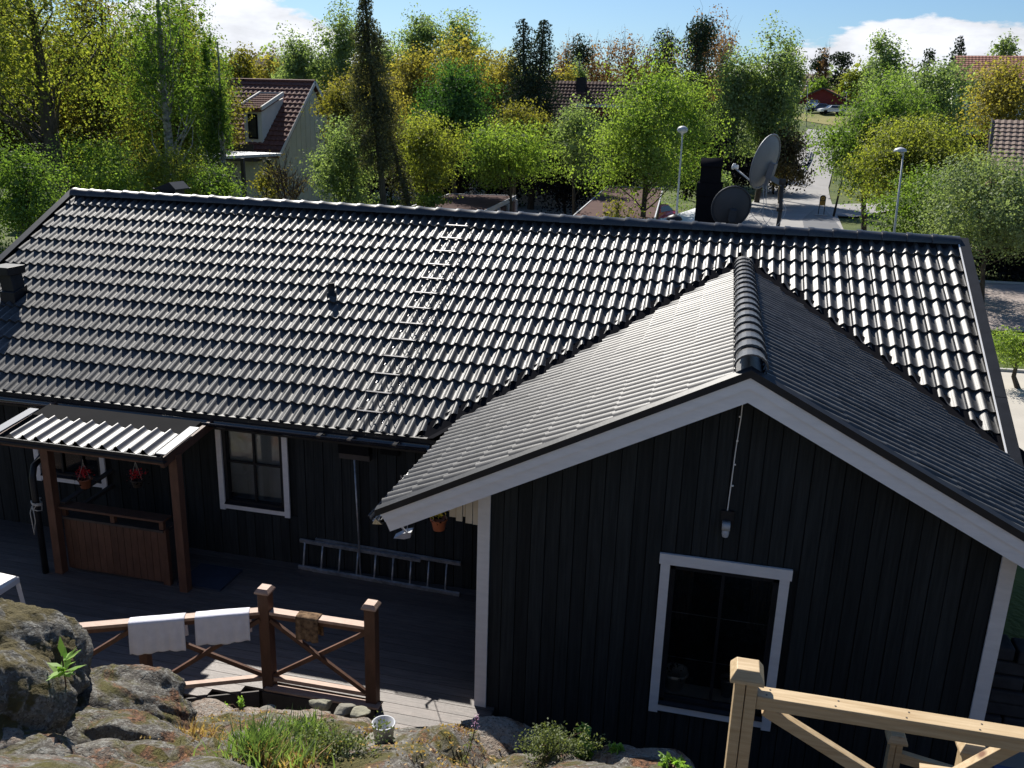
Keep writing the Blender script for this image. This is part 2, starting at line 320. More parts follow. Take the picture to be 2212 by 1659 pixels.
def bigmesh(name, V, Fq, mat, smooth=False):    # numpy quads
    me = bpy.data.meshes.new(name); nv, nf = len(V), len(Fq); me.vertices.add(nv); me.vertices.foreach_set('co', np.ascontiguousarray(V, dtype=np.float32).ravel())
    k = Fq.shape[1]; me.loops.add(nf*k); me.loops.foreach_set('vertex_index', np.ascontiguousarray(Fq, dtype=np.int32).ravel())
    me.polygons.add(nf); me.polygons.foreach_set('loop_start', np.arange(0, nf*k, k, dtype=np.int32))
    me.update(calc_edges=True)
    if smooth: me.shade_smooth()
    me.materials.append(M.get(mat) or LM[mat]); return me
def vnoise(x, y, seed=0):
    xi = np.floor(x).astype(int); yi = np.floor(y).astype(int); fx = x-xi; fy = y-yi; fx = fx*fx*(3-2*fx); fy = fy*fy*(3-2*fy)
    def h(a, b):
        n = (a*374761393+b*668265263+seed*974634777) & 0xffffffff; n = ((n ^ (n >> 13))*1274126177) & 0xffffffff; return ((n ^ (n >> 16)) & 0xffff)/65535.
    return (h(xi,yi)*(1-fx)+h(xi+1,yi)*fx)*(1-fy)+(h(xi,yi+1)*(1-fx)+h(xi+1,yi+1)*fx)*fy
def fbm(x, y, o=5, seed=0):
    r = 0; a = 1; s = 0
    for i in range(o): r = r+a*(vnoise(x*2**i, y*2**i, seed+i)-.5); s += a; a *= .5
    return r/s*2

# ================================================================== SETTING
def grid(xs, ys, zf):
    X, Y = np.meshgrid(xs, ys, indexing='ij'); V = np.stack([X, Y, zf(X, Y)], -1).reshape(-1, 3); n, m = len(xs), len(ys)
    a = (np.arange(n-1)[:, None]*m+np.arange(m-1)[None]).ravel(); return V, np.stack([a, a+m, a+m+1, a+1], 1)
xs = np.concatenate([np.linspace(-3000, -260, 12), np.arange(-240, 300, 3.), np.linspace(320, 3000, 12)])
ys = np.concatenate([np.linspace(-3000, -60, 8), np.arange(-40, 330, 3.), np.linspace(350, 4000, 14)])
V, Fq = grid(xs, ys, lambda X, Y: zg(X, Y)+.12*fbm(X/7, Y/7, 3)*sst(18, 40, np.hypot(X-11, Y+9)))
o = put('ground', bigmesh('ground', V, Fq, 'grass', True)); o['kind'] = 'structure'
def drape(pts, w, name, mat, lift, kind='structure'):
    P = [];  n = 14
    for i in range(len(pts)-1):
        a, b = Vector(pts[i]), Vector(pts[i+1])
        for k in range(n): P.append(a.lerp(b, k/n))
    P.append(Vector(pts[-1])); mb = MB(); W_ = w if hasattr(w, '__len__') else [w]*len(pts)
    for i, p in enumerate(P):
        d = (P[min(i+2, len(P)-1)]-P[max(i-2, 0)]); d.z = 0; d.normalize(); s = Vector((d.y, -d.x, 0)); ww = np.interp(i/(len(P)-1)*(len(pts)-1), range(len(pts)), W_)/2
        for j in range(5):
            q = p+s*ww*(j/2-1); mb.v.append(Vector((q.x, q.y, float(zg(q.x, q.y))+lift)))
        if i:
            for j in range(4): a = (i-1)*5+j; mb.f.append((a, a+1, a+6, a+5))
    o = put(name, newmesh(name, mb.v, mb.f, mat, True)); o['kind'] = kind; return o
road_px = [(1690, 560, 7.5), (1700, 500, 7.5), (1712, 440, 7), (1722, 405, 6.5), (1742, 365, 6.2), (1768, 325, 6), (1778, 300, 6), (1790, 284, 6)]
road_pts = [PT(u, v) for u, v, w in road_px]
drape(road_pts, [w for _, _, w in road_px], 'road', 'asphalt', .14)
drape([PT(1745, 462), PT(1850, 452), PT(1990, 445), PT(2150, 440)], [8, 6, 5, 5], 'side_road', 'asphalt', .13)
drape([PT(1786, 520), PT(1768, 480), PT(1770, 455)], [2.6, 2.4, .8], 'bus_bay', 'wetasph', .15)
drape([PT(1815, 470), PT(1822, 455), PT(1842, 448)], [1.0, .8, 1.2], 'worn_path', 'gravel', .10)
def flat(name, pts, mat, z): solo(MB().quad(*[(p.x, p.y, z) for p in pts]), name, mat, None, None, kind='structure')
def V3(x, y, z=0): return Vector((x, y, z))
flat('parking_lot', [V3(-4.5, 30), V3(3.5, 30), V3(3, 66), V3(-9, 70)], 'paving', -3.05)
flat('gravel_road', [V3(17.5, 24.3), V3(70, 30), V3(70, 41), V3(17.5, 35.3)], 'gravel', -3.06)
flat('pavement', [V3(16, 7), V3(60, 10), V3(60, 21), V3(16, 18.2)], 'paving', -3.05)
flat('far_lane', [V3(20, 48), V3(70, 50), V3(70, 55), V3(20, 53)], 'asphalt', -3.05)
mb = MB(); a, b = V3(17.5, 35.45, -3.05), V3(70, 41.2, -3.05); mb.bar(a, b, .14, .12)
mb.bar((16, 18.3, -3.03), (60, 21.1, -3.03), .12, .12)
solo(mb, 'kerb', 'concrete', None, None, kind='structure')
drape([PT(1795, 272), PT(1860, 262), PT(1960, 262)], 22, 'grass_bank', 'drygrass', .08)

# front rock slope
cr_px = [(180, 1600), (395, 1562), (450, 1550), (520, 1538), (600, 1534), (700, 1548), (780, 1562), (840, 1596), (910, 1598), (960, 1585), (1010, 1566), (1060, 1590), (1110, 1604), (1160, 1606), (1250, 1612), (1350, 1622), (1450, 1645), (1560, 1670)]
cr = [PY(u, v, -3.5) for u, v in cr_px]; crx = [-6, 3]+[p.x for p in cr]+[12.3, 13.5, 22]; crz = [-1.6, -1.5]+[p.z for p in cr]+[-1.75, -1.9, -2.0]
def rockz(X, Y):
    c = np.interp(X, crx, crz); n = fbm(X*.9, Y*.9, 6, 3); n2 = 1-np.abs(fbm(X*1.7+.3*Y, Y*2.3, 5, 9))*2
    up = c+.60*(-3.5-Y)+(.20*n+.05*n2)*sst(-3.4, -4.0, Y)+.03*n*0
    up = np.where(Y < -9, c+.6*5.5+.15*(-9-Y)+.15*n, up)
    t = sst(-3.5, -2.75, Y); fl = np.where(X > 11.6, -2.3, -2.36)+.05*n
    z = up*(1-t)+fl*t+.07*fbm(X*3.2, Y*3.2, 5, 5)-.10*np.clip(1-np.abs(fbm(X*1.3+Y*.6, Y*1.6, 5, 21))*9, 0, 1)
    return z
V, Fq = grid(np.arange(-6, 22, .065), np.arange(-15, -1.95, .065), rockz)
o = put('rock_slope', bigmesh('rock_slope', V, Fq, 'rock', True)); o['kind'] = 'structure'
def RZ(x, y): return float(rockz(np.array([x]), np.array([y]))[0])
def on_rock(u, v):
    d = ray(u, v); t = 3.
    while t < 14:
        p = CAM+d*t
        if p.z < RZ(p.x, p.y): return p
        t += .02
    return CAM+d*8

# ================================================================== THE HOUSE
T_ = .5187; PA = math.atan(T_); CS, SN = math.cos(PA), math.sin(PA)
RY, RH = 4.2323, 2.1954; VL, VR = -.11, 14.54
AX, AY, AZ, EW = 11.4945, -2.4188, 1.8238, 3.1988; TQ = (AZ-.1857)/EW; QA = math.atan(TQ); CQ, SQ = math.cos(QA), math.sin(QA); EZ = .1857
GY = -2.02; WL, WR = 9.18, 13.79; MW = .20; ZD = -2.06
house = root('house', 'black boarded bungalow with shiny black tiled roof and white-trimmed gable', 'house', (7, 2, -2.3))
roof = part(MB().prism([(VL+.06, 0, -.06), (VL+.06, RY, RH-.06), (VL+.06, 2*RY, -.06), (VL+.06, 2*RY, -.16), (VL+.06, RY, RH-.2), (VL+.06, 0, -.16)], (VR-VL-.12, 0, 0)), 'roof', 'blackmetal', house)
yb = AZ/T_
mb = MB()
for s in (-1, 1):
    mb.prism([(AX, AY+.06, AZ-.07), (AX+s*(EW-.02), AY+.06, EZ-.07), (AX+s*(EW-.02), (EZ)/T_+.05, EZ-.07), (AX, yb+.05, AZ-.07)], (0, 0, -.05))
roof2 = part(mb, 'roof', 'blackmetal', house)
# --- tiles
TW, TG = .3, .341
def tile_geo(thick=.042):
    n = 14; v = []; f = []
    us = [i/n for i in range(n)]+[.985, .992]                     # two waves, then a small side lap
    def h(u): c = .5+.5*math.cos(4*math.pi*u-1.35+.35*math.sin(4*math.pi*u-1.35)); return .045*c
    hs = [h(u) for u in us]; hs[-1] = hs[-2]-.022; m = len(us)
    for w_, zz in ((TG+.05, .0), (0, .036), (0, .036), (0, .036-thick)):   # top face, then its own lip
        for u, q in zip(us, hs): v.append((u*TW, w_, q+zz))
    for r in (0, 2):
        for i in range(m-1): a = r*m+i; f.append((a, a+m, a+m+1, a+1))
    return v, f
tv, tf = tile_geo(); tile_me = newmesh('tile', tv, tf, 'tile', True)
def basis(u, w, n, o): m = Matrix((u, w, n)).transposed().to_4x4(); m.translation = o; return m
tiles = []        # (matrix, cut planes, on roof)
vxl = lambda y: AX-(AZ-T_*y)/TQ
um, wm, nm = Vector((1,0,0)), Vector((0,CS,SN)), Vector((0,-SN,CS))
# vertical planes of the valleys, through (AX,yb) with direction to eave
dv = Vector((AX-vxl(0), yb, 0)).normalized()
GAPM, GAPE = .10, .045
for r in range(14):
    for c in range(48):
        org = Vector((.02+c*TW, 0, 0))+wm*(r*TG)+nm*(-.045)
        j = rnd.uniform(-.003, .003); m = basis(um, wm, nm, org+nm*j+wm*rnd.uniform(-.004, .004))
        x0, x1 = org.x, org.x+TW; y0, y1 = org.y-.02, org.y+(TG)*CS
        def side(x, y, s):   # >0 outside the valley (on main roof)
            px, py = (x-AX)*s, y-yb      # s=-1 left, +1 right, mirrored
            return (px*dv.y + py*dv.x)    # signed distance from the valley line in plan
        keep = []; cuts = []; dead = False
        cx = (x0+x1)/2; s = -1 if cx < AX else 1
        ds = [side(x, y, s)-GAPM for x in (x0, x1) for y in (y0, y1)]
        if y0 > yb+.2 or min(ds) >= 0: pass
        elif max(ds) <= 0: dead = True
        else:
            nv = Vector((s*dv.y, dv.x, 0)); cuts.append((Vector((AX, yb, 0))+nv*GAPM, -nv))
        if not dead: tiles.append((m, cuts, roof))
nrow = 11
for s in (-1, 1):
    w_ = Vector((-s*CQ, 0, SQ)); n_ = Vector((s*SQ, 0, CQ)); u_ = w_.cross(n_)
    for r in range(nrow):
        for c in range(21):
            y0 = AY+.05+c*TW; y1 = y0+TW
            oy = y1 if u_.y < 0 else y0
            org = Vector((AX+s*EW, oy, EZ))+w_*(r*TG-.02)+n_*(-.045)
            if (r+1)*TG > 3.594+.12: continue
            xl = abs(org.x-AX); 
            def inn(x, y):  # distance inside the ext side from valley line (positive = keep)
                px, py = x, y-yb
                return -(px*dv.y+py*dv.x)-GAPE
            ds = [inn(q, y) for q in (xl, xl-TG*CQ) for y in (y0, y1)]
            cuts = []
            if max(ds) <= 0: continue
            if min(ds) < 0:
                nv = Vector((s*dv.y, dv.x, 0)); cuts.append((Vector((AX, yb, 0))-nv*GAPE, nv))
            if (r+1)*TG+.06 > 3.594: cuts.append((Vector((AX+s*.05, 0, 0)), Vector((-s, 0, 0))))
            tiles.append((basis(u_, w_, n_, org+n_*rnd.uniform(-.003, .003)), cuts, roof2))
def tkey(t):
    p = t[0].translation; d = p-CAM; n = t[0].col[2].xyz
    return -abs(n.dot(d.normalized()))/d.length_squared if not t[1] else 0
def visible(p):
    d = p-CAM; z = d.dot(FW); return z > 0 and abs(1106-(1106+F*d.dot(RT)/z)) < 1150 and abs(F*d.dot(UP)/z) < 870
tiles.sort(key=lambda t: (not visible(t[0].translation), tkey(t)))
stuff = {roof: MB(), roof2: MB()}
for i, (m, cuts, pr) in enumerate(tiles):
    if i < 300 and not cuts:
        o = bpy.data.objects.new('tile', tile_me); COL.objects.link(o); o.parent = pr; o.matrix_basis = m; continue
    if cuts:
        bm = bmesh.new(); bm.from_mesh(tile_me); bmesh.ops.transform(bm, matrix=m, verts=bm.verts)
        for co, no in cuts: bmesh.ops.bisect_plane(bm, geom=bm.verts[:]+bm.edges[:]+bm.faces[:], plane_co=co, plane_no=no, clear_outer=True)
        bm.verts.index_update(); vs = [v.co.copy() for v in bm.verts]; fs = [tuple(v.index for v in f.verts) for f in bm.faces]; bm.free()
    else: vs = [m @ Vector(p) for p in tv]; fs = tf
    k = len(stuff[pr].v); stuff[pr].v += vs; stuff[pr].f += [tuple(k+q for q in f) for f in fs]
for pr, mb in stuff.items():
    o = part(mb, 'tile', 'tile', pr, True); o['kind'] = 'stuff'
    me = o.data
# --- ridge caps
def capmesh(name, ln=.37, r=.128):
    mb = MB(); k = 10
    def fn(i, j):
        a = math.pi*(j)-0.0; rr = (r*1.06 if i > .8 else r*.95+ i*.004)
        return (i*ln, -math.cos(a)*rr, math.sin(a)*rr*.82)
    prof = [(0, .93), (.78, 1.0), (.80, 1.07), (1.0, 1.09)]
    for x, q in prof:
        for j in range(k+1): a = math.pi*j/k; mb.v.append(Vector((x*ln, -math.cos(a)*r*q, math.sin(a)*r*q*.85)))
    for i in range(len(prof)-1):
        for j in range(k): a = i*(k+1)+j; mb.f.append((a, a+k+1, a+k+2, a+1))
    n = len(mb.v)                                             # end lip thickness
    for j in range(k+1): a = math.pi*j/k; mb.v.append(Vector((ln, -math.cos(a)*r*.96, math.sin(a)*r*.96*.85)))
    e = 3*(k+1)
    for j in range(k): mb.f.append((e+j, n+j, n+j+1, e+j+1))
    me = newmesh(name, mb.v, mb.f, 'ridge', True)
    for ed in me.edges:
        a, b = ed.vertices
        if (e <= a < n) and (e <= b < n): ed.use_edge_sharp = True
    return me
cap_me = capmesh('ridge_tile')
for k in range(43):        # big end of each cap points left on the left half as seen in the photograph
    o = bpy.data.objects.new('ridge_tile', cap_me); COL.objects.link(o); o.parent = roof
    o.matrix_basis = Matrix.Translation((.36+k*.335 if k < 99 else 0, RY, RH-.012)) @ Matrix.Rotation(math.pi, 4, 'Z') @ Matrix.Rotation(rad(rnd.uniform(-.6, .6)), 4, 'Y')
for k in range(18):
    o = bpy.data.objects.new('ridge_tile', cap_me); COL.objects.link(o); o.parent = roof2
    o.matrix_basis = Matrix.Translation((AX, AY+.42+k*.325, AZ-.005)) @ Matrix.Rotation(-math.pi/2, 4, 'Z') @ Matrix.Rotation(rad(rnd.uniform(-.5, .5)-1.2), 4, 'Y')
# battens filling below ridge
mb = MB(); mb.prism([(VL+.1, RY-.12, RH-.1), (VL+.1, RY, RH+.02), (VL+.1, RY+.12, RH-.1)], (VR-VL-.2, 0, 0)); part(mb, 'ridge_strip', 'blackmetal', roof)
# --- verges
for x, s in ((VL, 1), (VR, -1)):
    mb = MB()
    for i in range(3):
        a = i/3*4.78; b = (i+1)/3*4.78+.04; up = .012*(i % 2)
        p0 = Vector((x+s*.055, 0, 0))+wm*(a-.03)+nm*(.045+up*.2); p1 = Vector((x+s*.055, 0, 0))+wm*b+nm*(.045+up*.2)
        mb.bar(p0, p1, .125, .012, nm)
    p0 = Vector((x, 0, 0))+wm*-.03; p1 = Vector((x, 0, 0))+wm*4.8
    mb.bar(p0-nm*.06, p1-nm*.06, .02, .22, nm)
    mb.bar(Vector((x, 2*RY, -.06)), Vector((x, RY, RH-.06)), .02, .2)
    part(mb, 'verge_flashing', 'blackmetal', roof)
mb = MB(); mb.bar(Vector((VR-.13, 0, 0))+nm*.04, Vector((VR-.13, RY, RH))+nm*.04, .018, .01, nm); part(mb, 'verge_strip', 'white', roof, label='thin pale strip inside the right verge')
# --- valley sheet
mb = MB()
for s in (-1, 1):
    a = Vector((AX, yb, AZ)); b = Vector((AX+s*(AX-vxl(0)), 0, 0)); nn = Vector((s*dv.y, dv.x, 0))
    p = [a, b, b+nn*.16, a+nn*.16]; mb.quad(a+V3(0,0,-.015), b+V3(0,0,-.015), b+nn*.2+V3(0,0,.2*dv.x*T_-.015), a+nn*.2+V3(0,0,.2*dv.x*T_-.015))
    mb.quad(a+V3(0,0,-.014), b+V3(0,0,-.014), b-nn*.2+V3(0,0,.2*dv.y*TQ-.014), a-nn*.2+V3(0,0,.2*dv.y*TQ-.014))
part(mb, 'valley_gutter', 'rubber', roof)
# --- eave gutter, fascia
def half_pipe(a, b, r, side):    # U channel
    mb = MB(); a = Vector(a); b = Vector(b); d = (b-a).normalized(); x = Vector(side)
    for p in (a, b):
        for rr in (r, r-.006):
            for j in range(9): t = math.pi*j/8; mb.v.append(p+x*math.cos(t)*rr-Vector((0,0,1))*math.sin(t)*rr)
    for o in (0, 9):
        for j in range(8): i = o+j; mb.f.append((i, i+1, i+19, i+18))
    mb.tube([a+x*r, b+x*r], .009, 6); return mb
gl0, gl1 = (-.1, -.105, -.07), (8.0, -.105, -.07)
part(half_pipe(gl0, gl1, .065, (0,-1,0)), 'gutter', 'gutter', house, True)
mb = MB()
for gx in (6.62, 7.02, 8.35): mb.box((gx if gx < 8 else 7.6, -.105, -.07), (.05, .15, .02))
part(mb, 'gutter_bracket', 'gutter', house)
mb = MB().bb((VL, -.02, -.19), (8.1, 0, -.015)); mb.bb((VL, -.03, -.015), (8.0, .06, -.003)); part(mb, 'fascia', 'blackmetal', house)
mb = MB().bb((VL, 0.005, -.21), (8.6, MW+.1, -.195)); part(mb, 'soffit', 'blackmetal', house)
for s in (-1, 1):
    part(half_pipe((AX+s*(EW+.05), AY+.02, EZ-.1), (AX+s*(EW+.05), .3, EZ-.1), .06, (s,0,0)), 'gutter', 'gutter', house, True)
# --- gable barge boards
tqv = TQ
for s in (-1, 1):
    for k, (d0, d1, yy, nm_) in enumerate(((.055, .155, AY-.018, 'barge_board'), (.14, .275, AY-.004, 'barge_board'))):
        e = EW-.0; end = 0.0
        # polygon in xz plane: along rake
        def P_(x, d): return Vector((AX+s*x, yy, AZ-TQ*x-d))
        pts = [P_(0, d0), P_(e-.02+(.0 if k == 0 else .03)*0, d0), P_(e-.02-.06*(d1/.155 if k else 1)*.8, d1), P_(0, d1)]
        if k: pts = [P_(0, d0), P_(e-.06, d0), P_(e-.11, d1), P_(0, d1)]
        part(MB().prism(pts, (0, .022, 0)), nm_, 'whitewood', house)
    a = Vector((AX, AY-.02, AZ-.0)); b = Vector((AX+s*(EW+.03), AY-.02, AZ-TQ*(EW+.03)))
    mb = MB().prism([a+V3(0,0,.0), b+V3(0,0,.0), b+V3(0,0,-.06), a+V3(0,0,-.06)], (0, -.012, 0))
    part(mb, 'verge_board', 'blackmetal', roof2); mb = MB()
    mb.prism([a+V3(0,-.012,.0), b+V3(0,-.012,.0), b+V3(0,.05,.02), a+V3(0,.05,.02)], (0, 0, .006))
    part(mb, 'verge_flashing', 'blackmetal', roof2)
    mb = MB().prism([(AX, AY+.02, AZ-.13), (AX+s*(EW-.05), AY+.02, EZ-.13+.02), (AX+s*(EW-.05), GY, EZ-.13+.02), (AX, GY, AZ-.13)], (0, 0, -.015)); part(mb, 'soffit', 'darkwood', house)
# --- walls
def pxr(u0, v0, u1, v1, y): a = PY(u0, v0, y); b = PY(u1, v1, y); return a, b
a_, b_ = pxr(472, 1000, 624, 1000, MW); z_ = PY(545, 1103, MW).z; WIN2 = (a_.x, b_.x, z_, z_+1.32)
a_, b_ = pxr(79, 1000, 231, 1020, MW); z_ = PY(160, 1043, MW).z; WIN1 = (a_.x, b_.x, z_, z_+1.25)
GWN = (10.9, 12.04, -1.74, -.09)
def holed(mb, x0, x1, y0, y1, zb, zt, holes):
    xs_ = sorted([x0, x1]+[h[0]+.07 for h in holes]+[h[1]-.07 for h in holes])
    for a, b in zip(xs_[:-1], xs_[1:]):
        h = [h for h in holes if h[0] < (a+b)/2 < h[1]]
        if h: mb.bb((a, y0, zb), (b, y1, h[0][2]+.07)); mb.bb((a, y0, h[0][3]-.07), (b, y1, zt))
        else: mb.bb((a, y0, zb), (b, y1, zt))
    return mb
wall = part(holed(MB(), .25, WL, MW+.03, MW+.12, -2.35, -.05, [WIN1, WIN2]).bb((.2, MW+.03, -2.35), (.3, 8, -.1)).bb((14.2, .4, -2.35), (14.3, 8, -.1)).bb((.2, 7.9, -2.35), (14.3, 8, -.1)), 'wall', 'board', house)
mb = MB()
holed(mb, WL+.05, WR-.05, GY+.03, GY+.11, -2.6, .1, [GWN])
mb.prism([(WL+.05, GY+.03, .1), (WR-.05, GY+.03, .1), (WR-.05, GY+.03, AZ-TQ*(WR-.05-AX)-.16), (AX, GY+.03, AZ-.16), (WL+.05, GY+.03, AZ-TQ*(AX-WL-.05)-.16)], (0, .08, 0))
mb.bb((WL+.02, GY+.1, -2.5), (WL+.1, MW+.1, .1)); mb.bb((WR-.1, GY+.1, -2.9), (WR-.02, MW+.1, .1))
gwall = part(mb, 'wall', 'board', house)
def boards(x0, x1, w, y, zb, ztf, par, holes=(), yoff=(0, .008)):
    x = x0; i = 0; segs = []
    while x < x1-.02:
        xe = min(x+w*rnd.uniform(.97, 1.03), x1)
        zz = [(zb, None)]
        spans = [(zb, None)]
        for hx0, hx1, hz0, hz1 in holes:
            if x < hx1 and xe > hx0: spans = [(zb, hz0), (hz1, None)]
        yy = y-(yoff[i % 2])
        for a, b in spans:
            za, zb2 = (ztf(x), ztf(xe)) if b is None else (b, b)
            if max(za, zb2)-a < .05: continue
            pts = [(x, yy, a), (xe-.008, yy, a), (xe-.008, yy, zb2), (x, yy, za)]
            if b is None and x < AX < xe and par is gwall: pts = [(x, yy, a), (xe-.008, yy, a), (xe-.008, yy, zb2), (AX, yy, ztf(AX)), (x, yy, za)]
            part(MB().prism(pts, (0, .022+yoff[i % 2], 0)), 'board', 'board', par)
        x = xe; i += 1
boards(.25, WL, .125, MW, -2.3, lambda x: -.2, wall, [WIN2, WIN1])
boards(WL+.09, WR-.09, .135, GY+.005, -2.45, lambda x: AZ-TQ*abs(x-AX)-.20, gwall, [GWN])
# corner boards and eave-box boards
part(MB().bb((WL-.03, GY-.022, -2.08), (WL+.09, GY-.001, .45)).bb((WL-.035, GY, -2.08), (WL-.012, GY+.13, .30)), 'corner_board', 'whitewood', house)
part(MB().bb((WR-.09, GY-.022, -2.4), (WR+.03, GY-.001, .45)).bb((WR+.012, GY, -2.4), (WR+.035, GY+.13, .3)), 'corner_board', 'whitewood', house)
mbx = 0
for i, (x0, x1, zb) in enumerate(((8.86, 8.925, .0), (8.93, 8.99, -.03), (8.995, 9.02, .02), (9.025, 9.09, -.04), (9.095, 9.145, -.05))):
    part(MB().prism([(x0, GY-.01*(i % 2), zb), (x1, GY-.01*(i % 2), zb), (x1, GY-.01*(i % 2), AZ-TQ*(AX-x1)-.2), (x0, GY-.01*(i % 2), AZ-TQ*(AX-x0)-.2)], (0, .02, 0)), 'eave_board', 'cream', house)
part(MB().bb((8.86, GY+.02, .05), (9.18, .3, .065)), 'soffit', 'cream', house)
# --- windows
def window(rc, y, grid_=(1, 1), blind=False, casing=.075, sillz=.11, pot=False, drop=0):
    x0, x1, z0, z1 = rc; c = casing
    w = part(MB().bb((x0, y-.035, z0-.02), (x0+c, y-.01, z1)).bb((x1-c, y-.035, z0-.02), (x1, y-.01, z1)).bb((x0-.015, y-.04, z1-c-.0), (x1+.015, y-.012, z1+.02)).bb((x0+c, y-.03, z0), (x1-c, y-.01, z0+c)), 'window', 'whitewood', house)
    ix0, ix1, iz0, iz1 = x0+c, x1-c, z0+c, z1-c
    mb = MB().bb((ix0, y-.01, iz0), (ix0+.05, y+.08, iz1)).bb((ix1-.05, y-.01, iz0), (ix1, y+.08, iz1)).bb((ix0, y-.01, iz1-.05), (ix1, y+.08, iz1)).bb((ix0, y-.01, iz0), (ix1, y+.08, iz0+.05))
    mb.prism([(ix0-.0, y-.045, iz0-.01), (ix0-.0, y+.06, iz0+.035), (ix0, y+.06, iz0+.06), (ix0, y-.045, iz0+.0)], (ix1-ix0, 0, 0))
    part(mb, 'sash', 'blackmetal', w)
    mb = MB()
    for i in range(1, grid_[0]+1):
        xx = ix0+(ix1-ix0)*i/(grid_[0]+1); mb.bb((xx-.014, y+.02, iz0+.05), (xx+.014, y+.045, iz1-.05))
    for i in range(1, grid_[1]+1):
        zz = iz0+(iz1-iz0)*i/(grid_[1]+1); mb.bb((ix0+.05, y+.022, zz-.014), (ix1-.05, y+.043, zz+.014))
    if mb.v: part(mb, 'glazing_bar', 'blackmetal', w)
    part(MB().bb((ix0+.04, y+.05, iz0+.04), (ix1-.04, y+.056, iz1-.04)), 'pane', 'glass', w)
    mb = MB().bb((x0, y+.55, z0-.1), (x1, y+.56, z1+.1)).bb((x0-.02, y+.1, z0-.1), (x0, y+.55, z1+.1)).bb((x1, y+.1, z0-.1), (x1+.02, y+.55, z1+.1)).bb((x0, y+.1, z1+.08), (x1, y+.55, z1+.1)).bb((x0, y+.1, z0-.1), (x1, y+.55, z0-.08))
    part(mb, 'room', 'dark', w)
    part(MB().bb((ix0, y+.085, iz0+.03), (ix1, y+.28, iz0+.05)), 'inner_sill', 'white', w)
    if blind:
        mb = MB(); z = iz1-.03
        while z > iz0+(.12 if blind is True else blind): mb.box(((ix0+ix1)/2, y+.082, z), (ix1-ix0-.03, .024, .0015), Matrix.Rotation(rad(38), 3, 'X')); z -= .0235
        o = part(mb, 'blind', 'blind', w); o['kind'] = 'stuff'
    return w, (ix0, ix1, iz0, iz1)
window(WIN2, MW, (1, 1), True); window(WIN1, MW, (2, 0), .3)
gw, gi_ = window(GWN, GY, (1, 0), False, .085)
x0, x1, z0, z1 = gi_
mb = MB().bb((x0+.02, GY+.09, z1-.55), (x1-.02, GY+.095, z1-.545)).bb((x0+.02, GY+.09, z0+.45), (x1-.02, GY+.095, z0+.455)); part(mb, 'curtain_rail', 'alu', gw)
def curt(u, v, xa, xb): return (xa+(xb-xa)*u, GY+.14+.02*math.sin(u*26), z1-.02-(z1-z0-.1)*.45*v)
part(MB().sheet(lambda u, v: curt(u, v, x0+.03, x0+.22), 24, 4), 'curtain', 'darkwood', gw)
part(MB().sheet(lambda u, v: curt(u, v, x1-.22, x1-.03), 24, 4), 'curtain', 'darkwood', gw)
def pot(name, c, r, h, mat, label, cat, leaf='dark', fl=None, nleaf=120, spread=1.3, seed=0, hang=False, group=None):
    R_ = root(name, label, cat, c, group); c = Vector(c)
    part(MB().lathe([(r*.05, 0), (r*.7, 0), (r*.95, h*.85), (r*1.08, h*.86), (r*1.08, h), (r*.95, h), (r*.9, h*.85), (0.001, h*.82)], c, 18), 'pot', mat, R_, True)
    rr = np.random.default_rng(seed)
    def blob(n, s, sp, mat_, nm_, zc):
        P = rr.normal(size=(n, 3))*np.array([sp, sp, sp*.7])*.5+np.array([c.x, c.y, c.z+zc]); V, F_ = leafquads(P, s, rr); put(nm_, bigmesh(nm_, V, F_, mat_), R_)
    if nleaf: blob(nleaf, r*.33, r*spread, leaf, 'foliage', h+r*.35)
    if fl: blob(150, r*.42, r*spread*.62, fl, 'flowers', h+r*1.0)
    if hang:
        mb = MB()
        for k in range(3): a = k*2.1; mb.tube([c+V3(r*math.cos(a), r*math.sin(a), h), c+V3(0, 0, hang)], .003, 4)
        mb.tube([c+V3(0, 0, hang), c+V3(0, 0, hang+.04)], .005, 4); part(mb, 'hanger', 'rope', R_)
    return R_
def leaforient(P, N, size, r=rng, asp=.7, jit=.55):
    n = len(P); N = N/np.maximum(1e-6, np.linalg.norm(N, axis=1)[:, None])+r.normal(size=(n, 3))*jit; N /= np.linalg.norm(N, axis=1)[:, None]; q = r.normal(size=(n, 3)); a = np.cross(N, q); a /= np.linalg.norm(a, axis=1)[:, None]; b = np.cross(N, a); s = (size*r.uniform(.6, 1.4, n))[:, None]
    a = a*s*.5; b = b*s*.5*asp; return np.stack([P-a, P-b, P+a, P+b], 1).reshape(-1, 3), np.arange(n*4).reshape(-1, 4)
def leafquads(P, size, r=rng, asp=.62, up=0.0, droop=0.0):
    n = len(P); a = r.normal(size=(n, 3)); a[:, 2] -= droop; a /= np.linalg.norm(a, axis=1)[:, None]; q = r.normal(size=(n, 3)); q[:, 2] += 0
    b = np.cross(a, q); b /= np.linalg.norm(b, axis=1)[:, None]; s = (size*(r.uniform(.6, 1.35, n)))[:, None] if not hasattr(size, '__len__') else (size*r.uniform(.6, 1.35, n))[:, None]
    a = a*s*.5; b = b*s*.5*asp
    V = np.stack([P-a, P-b*1.0, P+a, P+b], 1).reshape(-1, 3); return V, np.arange(n*4).reshape(-1, 4)
pot('flower_pot', (11.12, GY+.18, z0+.05), .12, .2, 'white', 'pale flower pot on the sill inside the gable window', 'flower pot', nleaf=60, seed=3)
pot('glass_vase', (11.62, GY+.2, z0+.05), .07, .2, 'alu', 'small grey vase on the sill inside the gable window', 'vase', nleaf=30, seed=4)
